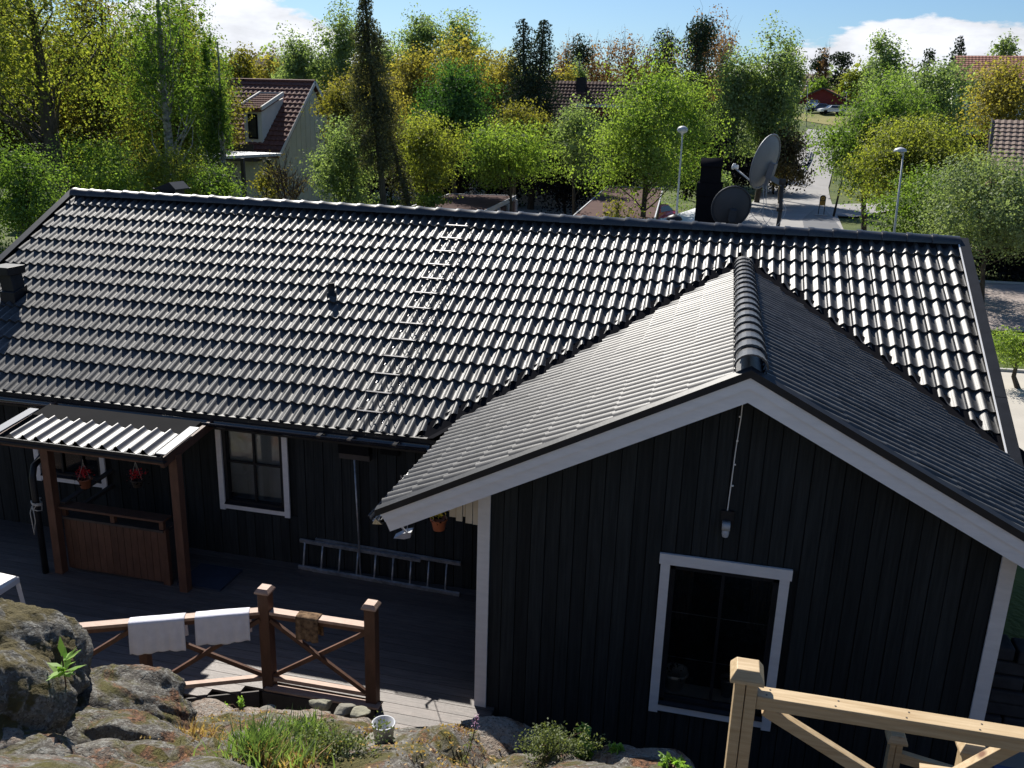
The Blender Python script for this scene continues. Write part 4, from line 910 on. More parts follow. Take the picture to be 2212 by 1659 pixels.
for i, (u, v, r, y, m, lb) in enumerate(((695, 1512, (.13, .07, .065), -2.9, 'stonepale', 'pale wedge-shaped stone tilted up under the railing'), (742, 1528, (.11, .08, .04), -2.95, 'stone', 'flat dark stone right of the tilted pale wedge'), (778, 1536, (.09, .09, .05), -3.0, 'stonepale', 'square pale stone lying nearest the right railing post'), (700, 1552, (.22, .08, .07), -3.15, 'stone', 'long grey block below the tilted wedge stone'), (790, 1565, (.14, .11, .07), -3.2, 'rockpale', 'leaf-littered stone just left of the bucket'), (440, 1540, (.09, .06, .04), -3.1, 'stone', 'small grey stone below the lit deck strip at left'), (575, 1532, (.10, .06, .04), -3.1, 'stone', 'small rounded stone under the corner post'))):
    c = RB(u, v, y); boulder(c+V3(0, 0, -r[2]*.5), r, 60+i, m, 'stone', lb, 'stone', sub=3, amp=.12, facet=6, rot=i*.7, group='loose stones below the railing')

# ---- small plants in the foreground
def blades(name, base, n, h, spread, mat, label, cat='grass tuft', lean=.35, wd=.006, seed=0, group=None, stuff=False):
    r = np.random.default_rng(seed); base = np.array(base); P = r.normal(size=(n, 2))*spread; vs = []; fs = []
    for i in range(n):
        x, y = base[0]+P[i, 0], base[1]+P[i, 1]; z = min(RZ(x, y), base[2]+.1)-.02 if y > -9 else base[2]; hh = h*r.uniform(.5, 1.15); a = r.uniform(0, 6.28); ln = lean*r.uniform(.2, 1.4)*hh; dx, dy = math.cos(a)*ln, math.sin(a)*ln; b = r.uniform(0, 6.28); wx, wy = math.cos(b)*wd, math.sin(b)*wd; k = len(vs)
        vs += [(x-wx, y-wy, z), (x+wx, y+wy, z), (x+dx*.35-wx*.8, y+dy*.35-wy*.8, z+hh*.6), (x+dx*.35+wx*.8, y+dy*.35+wy*.8, z+hh*.6), (x+dx, y+dy, z+hh)]; fs += [(k, k+1, k+3, k+2), (k+2, k+3, k+4)]
    c = Vector(base); o = put(name, newmesh(name, [Vector(v)-c for v in vs], fs, mat), None, c); tag(o, label, cat, group); return o
def G(u, v): p = on_rock(u, v); return p
blades('grass_tuft', G(585, 1625), 750, .22, .12, 'grassb', 'dense bright green grass tuft left of the creeping shrub', lean=.55, seed=1)
blades('grass_tuft', G(665, 1590), 420, .16, .11, 'grassb', 'thin green grass patch behind the creeping shrub', lean=.6, seed=2)
blades('grass_tuft', G(1290, 1620), 160, .26, .14, 'grassb', 'sparse tall grass between the broad-leaved plants', lean=.5, seed=3)
blades('grass_tuft', G(600, 1655), 260, .16, .10, 'dryg', 'rusty dry grass at the bottom edge below the green tuft', lean=.8, seed=4)
blades('grass_tuft', G(420, 1585), 160, .12, .13, 'dryg', 'straw-coloured dry stalks on the brown mossy outcrop', lean=.9, seed=14)
def bushlet(name, c, r, n, s, mat, label, cat, seed, asp=.6, droop=0, group=None, stem=True):
    rr = np.random.default_rng(seed); K = max(5, n//60); C_ = rr.normal(size=(K, 3))*np.array(r)*.45; C_[:, 2] = np.abs(C_[:, 2]); P = C_[rr.integers(0, K, n)]+rr.normal(size=(n, 3))*np.array(r)*.16; P[:, 2] = np.abs(P[:, 2])
    c = Vector(c); R_ = root(name, label, cat, c, group); V, F_ = leafquads(P+np.array(c), s, rr, asp, droop=droop); put('foliage', bigmesh('foliage', V, F_, mat), R_)
    if stem:
        mb = MB()
        for k in range(min(K, 9)): mb.tube([c-V3(0, 0, .03), c+Vector(C_[k])*.5+V3(0,0,.02), c+Vector(C_[k])], .004, 4)
        part(mb, 'stem', 'twig', R_)
    return R_
bushlet('creeping_shrub', G(725, 1625), (.30, .22, .12), 2600, .022, 'creep', 'low small-leaved creeping shrub between grass and dark outcrop', 'shrub', 31)
bushlet('creeping_shrub', G(1195, 1618), (.26, .2, .17), 2600, .022, 'creep', 'small-leaved creeping shrub left of the bright leafy plant', 'shrub', 32)
bushlet('leafy_plant', G(1262, 1625), (.14, .12, .20), 330, .055, 'herb', 'bright green broad-leaved plant at the bottom centre', 'plant', 33)
bushlet('leafy_plant', G(1335, 1635), (.16, .12, .11), 300, .05, 'herb', 'low bright leafy plant right of the tall grass blades', 'plant', 34)
bushlet('leafy_plant', G(1455, 1657), (.10, .1, .06), 90, .05, 'herb', 'tiny bright weed at the bottom edge near the new fence post', 'plant', 35)
bushlet('leafy_plant', G(1425, 1600)+V3(0, .1, 0), (.36, .25, .20), 1500, .05, 'green', 'shaded green weeds under the gable wall', 'plant', 36)
bushlet('leafy_plant', RB(515, 1528, -3.3), (.07, .06, .14), 90, .03, 'herb', 'small sprig beside the pale rocks below the deck', 'plant', 37)
def rosette(u, v, y, label):
    c = RB(u, v, y); R_ = root('young_plant', label, 'plant', c); mb = MB()
    for k in range(22):
        a = rnd.uniform(0, 6.28); z = rnd.uniform(0, .14); l = rnd.uniform(.09, .14); el = rnd.uniform(.1, .9); d = V3(math.cos(a)*math.cos(el), math.sin(a)*math.cos(el), math.sin(el)); s = V3(-math.sin(a), math.cos(a))*.02; b = c+V3(0, 0, z); mb.quad(b, b+d*l*.5+s, b+d*l, b+d*l*.5-s)
    put('leaf', newmesh('leaf', mb.v, mb.f, 'herb'), R_)['kind'] = 'stuff'; part(MB().tube([c-V3(0,0,.1), c+V3(0, 0, .15)], .005, 5), 'stem', 'twig', R_)
rosette(140, 1462, -5.45, 'young light green plant growing between the two left boulders')
c = G(1003, 1650); fs_ = root('wild_flower', 'thin stem with pink flowers in front of the sunlit deck boards', 'flower', c)
tp_ = PY(1032, 1545, c.y+.02); part(MB().tube([c, c.lerp(tp_, .5)+V3(.01, 0, 0), tp_], .004, 5), 'stem', 'twig', fs_)
P = np.array([tuple(c.lerp(tp_, 1-.03*k)) for k in range(9) for _ in range(9)])+rng.normal(size=(81, 3))*.014; V, F_ = leafquads(P, .012); put('flowers', bigmesh('flowers', V, F_, 'pinkfl'), fs_)
P = np.array([tuple(c.lerp(tp_, .1+.07*k)) for k in range(9) for _ in range(5)])+rng.normal(size=(45, 3))*.02; V, F_ = leafquads(P, .026); put('foliage', bigmesh('foliage', V, F_, 'creep'), fs_)
# leaf litter on the rocks
P = []
for _ in range(2600):
    u, v = rnd.choice([(rnd.gauss(230, 70), rnd.gauss(1530, 40)), (rnd.gauss(420, 80), rnd.gauss(1640, 30)), (rnd.gauss(1000, 60), rnd.uniform(1630, 1670)), (rnd.gauss(790, 15), rnd.gauss(1568, 7))])
    x, y = PY(u, v, -4.2).x, rnd.uniform(-5.2, -3.4); P.append((x, y, RZ(x, y)+.012))
V, F_ = leafquads(np.array(P), .026); o = put('leaf_litter', bigmesh('leaf_litter', V, F_, 'dryg')); o['kind'] = 'stuff'

# ---- new pine fence at right
nf = root('pine_fence', 'new pale pine fence with capped post and crossed braces at bottom right', 'fence', (11.46, -5.95, .2))
q1 = (PD(1617, 1440, 3.9)); fy = -5.97; px_ = PY(1611, 1478, fy)
capz = PY(1615, 1452, fy).z
def npost(x, y, zt, z0, par, w=.098, cw=.145):
    po = part(MB().bb((x-w/2, y-w/2, z0), (x-.004, y+w/2, zt)).bb((x, y-w/2+.002, z0), (x+w/2, y+w/2-.002, zt)), 'post', 'pine', par, bevel=.003)
    mb = MB().bb((x-cw/2, y-cw/2, zt), (x+cw/2, y+cw/2, zt+.02)); mb.box((x, y, zt+.04), (cw, cw, .04), None, .66); part(mb, 'post_cap', 'pine', po, bevel=.003)
x1_ = px_.x; npost(x1_, fy, capz-.02, RZ(x1_, fy)-.3, nf)
rz = PY(1660, 1500, fy).z
part(MB().bar((x1_+.05, fy, rz), (14.2, fy+.02, rz), .085, .018), 'top_rail', 'pine', nf, bevel=.003); part(MB().bar((x1_+.05, fy-.012, rz-.036), (14.2, fy+.008, rz-.036), .045, .052), 'under_rail', 'pine', nf, bevel=.003)
b0 = PY(1652, 1530, fy); b1 = PY(1868, 1665, fy); dd = (b1-b0); part(MB().bar(b0, b0+dd*2.0, .045, .055), 'brace', 'pine', nf, bevel=.003)
b0 = PY(2245, 1578, fy+.05); b1 = PY(2085, 1665, fy+.05); dd = (b1-b0); part(MB().bar(b0, b0+dd*1.5, .045, .055), 'brace', 'pine', nf, bevel=.003)
mb = MB()
for k in range(9):
    for q_ in (-.02, .022): mb.lathe([(.0, .0012), (.0045, .001), (.0045, -.002)], (x1_+.10+k*.29+q_*.4, fy+q_, rz+.0095), 8)
o_s = part(mb, 'screw', 'darkwood', nf); o_s['kind'] = 'stuff'
npost(14.1, fy, capz-.02, -1.2, nf)
sf = root('capped_post', 'sunlit pine post with sloping cap just below the fence rail at right', 'fence post', (12.6, -5.2, -.5), 'capped posts of the stair rail')
p = PD(2100, 1608, 4.75); npost(p.x, p.y, p.z-.03, p.z-1.1, sf)
part(MB().bar((p.x, p.y, p.z-.22), (p.x-.22, p.y+.03, p.z-.25), .06, .07), 'rail', 'pine', sf)
sf = root('capped_post', 'pine post with cap in deep shade under the gable window', 'fence post', (12.2, -3.9, -1.5), 'capped posts of the stair rail')
p = PD(1937, 1590, 6.3); npost(p.x, p.y, p.z-.03, -2.4, sf, .09, .14)
part(MB().bar((p.x, p.y, p.z-.16), (p.x+1.3, p.y-.1, p.z-.30), .05, .08), 'rail', 'pine', sf)
# things at the far right behind the gable corner
st_ = root('stone_wall', 'low stacked grey stone wall beyond the right corner of the gable', 'stone wall', (15, -1.2, -2.6))
for r in range(9):
    x = 14.15+rnd.uniform(0, .2)
    while x < 16:
        w_ = rnd.uniform(.22, .5); o = part(MB().box((x+w_/2, -.6+rnd.uniform(-.03, .03), -2.7+.16*r+.07), (w_-.02, .3, .14)), 'stone', 'wallstone', st_, bevel=.02); x += w_
cp2 = PY(2178, 1530, -2.6)
cr_ = root('plastic_crate', 'blue perforated plastic crate at the foot of the right corner board', 'crate', (14.2, -2.3, -2.2))
mb = MB()
for i in range(12):
    for j in range(9):
        if (i+j) % 2 == 0: mb.box((14.02+i*.04, -2.5+.0, -2.15+j*.045), (.03, .02, .034))
mb.bb((13.98, -2.49, -2.2), (14.5, -2.47, -1.75)); mb.bb((13.98, -2.52, -1.77), (14.5, -2.0, -1.74)); mb.bb((13.98, -2.5, -2.2), (14.0, -2.0, -1.75)); mb.bb((13.98, -2.52, -2.2), (14.5, -2.0, -2.17)); part(mb, 'crate_wall', 'bluepl', cr_)
solo(MB().bb((13.6, -2.9, -2.5), (15.6, -.9, -2.2)), 'terrace', 'paving', None, None, kind='structure')

# ================================================================== BACKGROUND BUILDINGS
def tiled_roof(a, b, c, d, par, mat, rows, cols, name='roof'):   # a,b = eave ends; d,c = ridge ends (a-d, b-c verge)
    a, b, c, d = map(Vector, (a, b, c, d)); n = (b-a).cross(d-a).normalized()
    if n.z < 0: n = -n
    r = part(MB().prism([a-n*.05, b-n*.05, c-n*.05, d-n*.05], -n*.12), name, mat, par)
    mb = MB()
    for i in range(rows):
        t0, t1 = i/rows, (i+1)/rows; k = len(mb.v); nn = cols*4
        for j in range(nn+1):
            s = j/nn; hh = .018*math.cos(s*cols*2*math.pi); P0 = a.lerp(b, s); P1 = d.lerp(c, s); mb.v.append(P0.lerp(P1, t0)+n*(hh+.05)); mb.v.append(P0.lerp(P1, t1)+n*(hh+.0)); mb.v.append(P0.lerp(P1, t0)+n*(hh-.03))
        for j in range(nn): q = k+3*j; mb.f.append((q, q+3, q+4, q+1)); mb.f.append((q+2, q+5, q+3, q))
    o = part(mb, 'tile', mat, r); o['kind'] = 'stuff'; return r
# A: cream gabled house
hA = root('house', 'cream gabled house with brown tiled roof and dormer behind the left trees', 'house', (-18, 40, -3.2))
ap = PD(681, 177, 55); ax_, ay_, az_ = ap.x, ap.y, ap.z; hw_ = 4.3; ez = 1.7; xl_ = ax_-17
tiled_roof((xl_, ay_-hw_-.35, ez-.3), (ax_, ay_-hw_-.35, ez-.3), (ax_, ay_, az_), (xl_, ay_, az_), hA, 'roofbrown', 16, 56)
part(MB().prism([(xl_, ay_+hw_+.3, ez-.3), (ax_, ay_+hw_+.3, ez-.3), (ax_, ay_, az_), (xl_, ay_, az_)], (0, 0, -.12)), 'roof', 'roofbrown', hA)
w_ = part(MB().prism([(ax_-.25, ay_-hw_, -3.3), (ax_-.25, ay_+hw_, -3.3), (ax_-.25, ay_+hw_, ez-.1), (ax_-.25, ay_, az_-.2), (ax_-.25, ay_-hw_, ez-.1)], (-.2, 0, 0)).bb((xl_, ay_-hw_, -3.3), (ax_-.45, ay_-hw_+.2, ez-.1)), 'wall', 'creamwall', hA)
for k in range(29):
    yy = ay_-hw_+k*.3+.15; top_ = az_-.25-abs(yy-ay_)*(az_-ez)/hw_; part(MB().bb((ax_-.25, yy-.14, -3.3), (ax_-.222+.012*(k % 2), yy+.14, top_)), 'board', 'creamwall', w_)
mb = MB()
for s in (-1, 1): mb.bar((ax_+.0, ay_, az_-.02), (ax_+.0, ay_+s*(hw_+.4), ez-.36), .04, .2)
part(mb, 'barge_board', 'whitewall', hA)
part(MB().tube([(xl_, ay_, az_+.03), (ax_, ay_, az_+.03)], .09, 8), 'ridge', 'roofbrown', hA)
# dormer
dy0 = ay_-hw_+.35; dxl, dxr = PY(528, 270, dy0).x, PY(566, 270, dy0).x
dm = part(MB().prism([(dxl, dy0, 1.9), (dxl, dy0, 3.75), (dxl, dy0+2.6, 4.4), (dxl, dy0+2.6, 4.0)], (dxr-dxl, 0, 0)), 'dormer', 'whitewall', hA)
tiled_roof((dxl-.15, dy0-.3, 3.78), (dxr+.15, dy0-.3, 3.78), (dxr+.15, dy0+2.2, 4.6), (dxl-.15, dy0+2.2, 4.6), hA, 'roofbrown', 7, 14, 'dormer_roof')
mb = MB(); mb.bar((dxl-.18, dy0-.32, 3.8), (dxl-.18, dy0+2.25, 4.64), .08, .2).bar((dxr+.18, dy0-.32, 3.8), (dxr+.18, dy0+2.25, 4.64), .08, .2).bar((dxl-.18, dy0+2.25, 4.66), (dxr+.18, dy0+2.25, 4.66), .1, .08); part(mb, 'dormer_trim', 'whitewall', hA)
w2 = part(MB().bb((dxl+.25, dy0-.06, 2.2), (dxr-.25, dy0-.01, 3.5)), 'window', 'dark', hA); part(MB().bb((dxl+.33, dy0-.075, 2.3), (dxr-.33, dy0-.065, 3.4)), 'pane', 'carglass', w2)
part(MB().bb((dxl-.8, dy0-1.3, 1.15), (dxr+.1, dy0-1.2, 1.95)).bb((dxl-.8, dy0-1.3, 1.05), (dxr+.1, dy0+.2, 1.15)), 'balcony', 'darkwood', hA)
fr = root('carport', 'flat pale-roofed outbuilding before the cream gabled house', 'carport', (-15, 33, -3.2)); a = PD(575, 340, 44); b = PD(432, 338, 46)
part(MB().prism([(b.x, b.y-2, a.z), (a.x-1.2, a.y-2.6, a.z-.05), (a.x, a.y+1.6, a.z+.02), (b.x, b.y+2, a.z)], (0, 0, .12)), 'roof', 'lightgrey', fr)
part(MB().bb((b.x+.3, b.y-1.6, -3.2), (a.x-1.5, b.y-1.45, a.z)), 'wall', 'whitewall', fr)
for k in range(4): part(MB().bb((b.x+.5+k*1.3, b.y-1.75, -3.2), (b.x+.65+k*1.3, b.y-1.6, a.z)), 'post', 'darkwood', fr)
pg = root('garden_fence', 'dark slatted garden fence below the cream gable wall', 'fence', (-12, 33, -3.2)); a = PD(700, 420, 40)
for k in range(6): part(MB().bb((a.x-7, a.y, -3.2+k*.3), (a.x+.3, a.y+.05, -2.97+k*.3)), 'slat', 'darkwood', pg)
# B: row house behind
ra, rb = PD(700, 195, 80), PD(1345, 198, 80); hB = root('row_house', 'long row house with dark brown roof half hidden behind the middle trees', 'house', ((ra.x+rb.x)/2, ra.y, -3.2))
ry = (ra.y+rb.y)/2; rzz = 6.75
tiled_roof((ra.x, ry-5, rzz-4.3), (rb.x+2, ry-5, rzz-4.3), (rb.x+2, ry, rzz), (ra.x, ry, rzz), hB, 'roofbrown2', 16, 90)
part(MB().bb((ra.x, ry-4.6, -3.2), (rb.x+1.8, ry-4.4, rzz-4.2)), 'wall', 'whitewall', hB)
for uu in (1262,): p = PD(uu, 205, 78); part(MB().bb((p.x-.4, p.y-2, 4.3), (p.x+.4, p.y-1.4, 7)), 'chimney', 'blackmetal', hB)
p = PD(1310, 245, 74); part(MB().bb((p.x-2, p.y-.5, 3.1), (p.x+1.5, p.y+2.5, 4.7)), 'dormer', 'redwall', hB); part(MB().bb((p.x-2.3, p.y-.8, 4.7), (p.x+1.8, p.y+2.5, 4.9)), 'dormer_roof', 'whitewall', hB)
# garages
def garage(label, cs, hgt, side, doorside):
    a, b, c, d = cs; ctr = (a+b+c+d)/4; g = root('garage', label, 'garage', (ctr.x, ctr.y, -3.2), 'flat-roofed garage rows behind the ridge')
    z = hgt; mb = MB(); n = 60
    P = [Vector((p.x, p.y, z)) for p in (a, b, c, d)]        # a-b left edge?, corrugation lines parallel to a->b
    k0 = 0
    for i in range(2*n+1):
        s = i/(2*n); hh = .03*(1 if i % 2 else -1); mb.v.append(P[0].lerp(P[3], s)+V3(0,0,hh)); mb.v.append(P[1].lerp(P[2], s)+V3(0,0,hh))
    for i in range(2*n): q = 2*i; mb.f.append((q, q+1, q+3, q+2))
    part(mb, 'roof', 'garroof', g); part(MB().prism([p-V3(0,0,.06) for p in P], (0, 0, -.15)), 'roof_frame', 'darkwood', g)
    mb = MB()
    for p, q in ((P[0], P[1]), (P[1], P[2]), (P[2], P[3]), (P[3], P[0])): mb.bar(p-V3(0,0,.06), q-V3(0,0,.06), .06, .24)
    part(mb, 'fascia', 'lightgrey', g)
    ins = [p+(ctr-p).normalized()*.5 for p in P]
    part(MB().prism([Vector((p.x, p.y, -3.2)) for p in ins], (0, 0, z+3.2-.2)), 'wall', 'garroof' , g)
    p, q = P[doorside], P[(doorside+1) % 4]; L2 = (q-p).length; nd_ = max(2, int(L2/2.6)); out = Vector(((q-p).y, -(q-p).x, 0)).normalized(); out = -out if (p+out-ctr).length < (p-ctr).length else out
    for i in range(nd_):
        A_ = p.lerp(q, (i+.08)/nd_); B_ = p.lerp(q, (i+.92)/nd_); part(MB().prism([Vector((A_.x, A_.y, -3.15)), Vector((B_.x, B_.y, -3.15)), Vector((B_.x, B_.y, z-.3)), Vector((A_.x, A_.y, z-.3))], -out*.06), 'garage_door', 'garroof', g)
        part(MB().bb((p.lerp(q, i/nd_).x-.1, p.lerp(q, i/nd_).y-.1, -3.2), (p.lerp(q, i/nd_).x+.1, p.lerp(q, i/nd_).y+.1, z-.2)), 'door_post', 'lightgrey', g)
g1 = [PZ(972, 420, -.9), PZ(1114, 424, -.9), PZ(1042, 459, -.9), PZ(905, 449, -.9)]
dxy = (g1[2]-g1[1]); g1[2] = g1[1]+dxy*1.7; g1[3] = g1[0]+dxy*1.7
garage('left flat-roofed garage row with white-framed brown doors', g1, -.9, 1, 1)
g2 = [PZ(1313, 403, -.9), PZ(1432, 408, -.9), PZ(1428, 462, -.9), PZ(1237, 469, -.9)]
dl = g2[3]-g2[0]; g2[3] = g2[0]+dl*1.3; g2[2] = g2[1]+dl*1.3
garage('right flat-roofed garage seen beneath the bright maple', g2, -.9, 1, 2)
sh = root('shed', 'low shed with pale metal roof just left of the chimney', 'shed', (9.5, 30, -3.2)); a, b, c_ = PZ(1395, 484, -.6), PZ(1506, 448, -.6), PZ(1530, 500, -.6)
part(MB().prism([a, b, b+(c_-b), a+(c_-b)*1.0], (0, 0, -.1)), 'roof', 'shedroof', sh); d2 = (a+b+c_)/3; part(MB().bb((d2.x-1.2, d2.y-2.5, -3.2), (d2.x+2, d2.y+1.5, -.72)), 'wall', 'whitewall', sh)
# right brick house
def simple_house(label, p_l, p_r, depth, ridge_z, eave_z, roofm, wallm, gz=None, rows=14, cols=30, wins=0, gable_left=True, chim=False, gro=None, hip=0):
    a, b = Vector(p_l), Vector(p_r); d = (b-a); d.z = 0; d.normalize(); n = Vector((d.y, -d.x, 0)); n = -n if (CAM-a).dot(n) < 0 else n; hw = depth/2; gz = float(zg((a.x+b.x)/2, (a.y+b.y)/2)) if gz is None else gz
    R_ = root('house', label, 'house', ((a.x+b.x)/2, (a.y+b.y)/2, gz), gro); A = Vector((a.x, a.y, 0)); B = Vector((b.x, b.y, 0)); z1 = V3(0, 0, ridge_z); z0 = V3(0, 0, eave_z)
    tiled_roof(A-d*hip+n*(hw+.4)+z0, B+d*hip+n*(hw+.4)+z0, B+z1, A+z1, R_, roofm, rows, cols); part(MB().prism([B+z1, A+z1, A-d*hip-n*(hw+.4)+z0, B+d*hip-n*(hw+.4)+z0], (0, 0, -.1)), 'roof', roofm, R_)
    e0 = V3(0, 0, gz-.2); i_ = .4
    part(MB().prism([A+d*i_+n*hw+e0, B-d*i_+n*hw+e0, B-d*i_-n*hw+e0, A+d*i_-n*hw+e0], (0, 0, eave_z+.2-gz)), 'wall', wallm, R_)
    if not hip:
        for s, P in ((1, A), (-1, B)): part(MB().prism([P+d*i_*s+n*hw+z0, P+d*i_*s-n*hw+z0, P+d*i_*s+z1-V3(0,0,.15)], d*.1*s), 'gable', 'redwall', R_)
        mb = MB()
        for P in (A, B):
            for s in (-1, 1): mb.bar(P+z1, P+n*s*(hw+.4)+z0, .06, .22)
        part(mb, 'barge_board', 'darkwood', R_)
    Ln = (B-A).length
    for k in range(wins):
        c = A.lerp(B, (k+.5)/wins)+n*(hw+.0); w = part(MB().prism([c-d*.6+V3(0,0,eave_z-1.6), c+d*.6+V3(0,0,eave_z-1.6), c+d*.6+V3(0,0,eave_z-.45), c-d*.6+V3(0,0,eave_z-.45)], n*.06), 'window', 'dark', R_)
    if chim:
        c = A.lerp(B, .35)+V3(0, 0, ridge_z); part(MB().bb((c.x-.3, c.y-1.1, ridge_z-.8), (c.x+.3, c.y-.6, ridge_z+.35)), 'chimney', 'blackmetal', R_)
    return R_, d, n
a = PD(2143, 258, 62); b = PD(2330, 258, 62); b = a+Vector((14, -3, 0)); simple_house('brick house with tan tiled roof at the right edge behind the trees', a, b, 8.5, a.z, a.z-3.0, 'rooftan', 'brick', -3.2, 13, 44, 4, chim=True)
a = PD(2062, 120, 150); simple_house('big red-roofed house on the hill at the top right', a, a+Vector((26, -4, 0)), 11, a.z, a.z-3.6, 'roofred', 'whitewall', None, 12, 60, 5, gro=None)
# red gable houses
def gable_house(label, u, v, D, wid, ridge_len, rise, wallh, roofm, wallm, ang, gabm='redwall'):
    a = PD(u, v, D); gz = a.z-rise-wallh; R_ = root('house', label, 'house', (a.x, a.y, gz)); n = Vector((math.sin(ang), -math.cos(ang), 0)); s = Vector((math.cos(ang), math.sin(ang), 0)); A = a; B = a-n*ridge_len; hw = wid/2; ez_ = V3(0, 0, -rise)
    tiled_roof(A+s*(hw+.4)+ez_, B+s*(hw+.4)+ez_, B, A, R_, roofm, 10, 30); tiled_roof(A-s*(hw+.4)+ez_, B-s*(hw+.4)+ez_, B, A, R_, roofm, 10, 30)
    g = A-n*.5; part(MB().prism([g-s*hw+ez_, g+s*hw+ez_, g-V3(0,0,.15)], -n*.15), 'gable', gabm, R_)
    w = part(MB().prism([g-s*hw+ez_-V3(0,0,wallh+.5), g+s*hw+ez_-V3(0,0,wallh+.5), g+s*hw+ez_, g-s*hw+ez_], -n*(ridge_len-1)), 'wall', wallm, R_)
    mb = MB().bar(A, A+s*(hw+.4)+ez_, .06, .25).bar(A, A-s*(hw+.4)+ez_, .06, .25); part(mb, 'barge_board', 'darkwood', R_)
    for k in (-.25, .18): c = g+n*.0+s*(wid*k)+ez_-V3(0,0,1.3); part(MB().box(c, (1.5, .1, 1.1), Matrix.Rotation(ang, 3, 'Z')), 'window', 'dark', R_)
gable_house('pink brick bungalow with red roof behind the parked cars', 1778, 190, 185, 12, 16, 2.9, 2.6, 'roofred', 'brick', -.25)
gable_house('dark red house higher up behind the pink brick bungalow', 1880, 156, 230, 11, 12, 3.2, 3, 'roofbrown', 'redwall', -.3)
a = PD(1738, 160, 230); simple_house('house with dull brown roof left of the dark red house on the hill', a, a+Vector((8, 0, 0)), 9, a.z, a.z-3, 'rooftan', 'brick', None, 8, 20, 2)
a = PD(560, 128, 190); simple_house('far house with slate roof glimpsed above the cream house ridge', a, a+Vector((9, 2, 0)), 8, a.z+.3, a.z-2.2, 'roofbrown2', 'whitewall', None, 8, 20, 2)
gf = root('plank_fence', 'dark plank fence in front of the pink brick bungalow', 'fence', PD(1800, 232, 178)); a = PD(1775, 226, 178); b = PD(1830, 224, 178)
for k in range(20): c = a.lerp(b, k/20); part(MB().bb((c.x-.12, c.y, c.z-1.8), (c.x+.12, c.y+.05, c.z)), 'plank', 'darkwood', gf)

# ================================================================== cars, lamps, sign, guard rail
def car(label, pos, ang, mat, group='parked cars', L0=4.4):
    R_ = bpy.data.objects.new('parked_car', None); COL.objects.link(R_); tag(R_, label, 'car', group)
    prof = [(-2.2, .35), (-2.2, .75), (-1.75, .92), (-.95, .98), (-.35, 1.42), (.9, 1.42), (1.6, 1.0), (2.15, .92), (2.2, .4)]
    mb = MB(); k = len(prof)
    def wy(z): return .86 if z < 1.0 else .64
    for s in (-1, 1):
        for x, z in prof: mb.v.append(Vector((x, s*wy(z), z)))
    for i in range(k-1): mb.f.append((i, i+1, k+i+1, k+i))
    mb.f.append(tuple(range(k))[::-1]); mb.f.append(tuple(range(k, 2*k))); mb.f.append((k-1, 0, k, 2*k-1)); part(mb, 'body', mat, R_, bevel=.05)
    mb = MB()
    for s in (-1, 1): mb.prism([(-.78, s*.80, 1.0), (-.32, s*.665, 1.36), (.82, s*.665, 1.36), (1.35, s*.80, 1.02)], (0, s*.02, 0))
    mb.prism([(-.98, -.62, .99), (-.98, .62, .99), (-.42, .56, 1.38), (-.42, -.56, 1.38)], (-.02, 0, .02)); mb.prism([(1.56, -.62, 1.03), (1.56, .62, 1.03), (.98, .56, 1.38), (.98, -.56, 1.38)], (.02, 0, .02)); part(mb, 'window', 'carglass', R_)
    for x in (-1.4, 1.35):
        for s in (-1, 1): part(MB().tube([(x, s*.72, .32), (x, s*.9, .32)], .32, 16), 'wheel', 'rubber', R_, True)
    for s in (-1, 1): part(MB().box((-2.19, s*.62, .7), (.06, .3, .12)), 'headlight', 'white', R_); part(MB().box((2.2, s*.68, .76), (.06, .25, .14)), 'tail_light', 'redlight', R_)
    R_.location = pos; R_.rotation_euler = (0, 0, ang); return R_
def fix(R_):   # parts were offset by -location at creation (0): keep local
    for c in R_.children: c.location = (0, 0, 0)
for lb, u, v, D, ang, m in (('dark blue hatchback parked rearmost in the row below the red roof', 1756, 237, 172, 1.3, 'carblue'), ('dark blue car parked next to the white car below the red roof', 1768, 246, 166, .25, 'carblue'), ('white car parked half behind the maple crown', 1796, 247, 164, .3, 'carwhite'), ('white car glimpsed between the right maple and the ochre oak', 2062, 250, 120, .2, 'carwhite')):
    p = PD(u, v, D); z = float(zg(p.x, p.y))+.1; p.z = min(z, p.z) if abs(z-p.z) < 3 else p.z-.8; p.z = z; car(lb, p, ang, m)
p = PD(1117, 440, 52); car('black car parked at the end of the left garage row', V3(p.x, p.y, -3.05), 1.75, 'carblack', 'cars by the garages')
p = PD(1416, 405, 62); car('red car almost hidden beyond the right garage', V3(p.x, p.y, -3.05), 1.2, 'carred', 'cars by the garages')
lot = solo(MB().prism([PD(1738, 258, 162)+V3(0, 0, -.2), PD(1850, 256, 162)+V3(0, 0, -.2), PD(1850, 246, 182), PD(1738, 248, 182)], (0, 0, .05)), 'car_park', 'asphalt', None, None, kind='structure')
for o in [o for o in bpy.data.objects if o.name.startswith('parked_car')]:
    pass
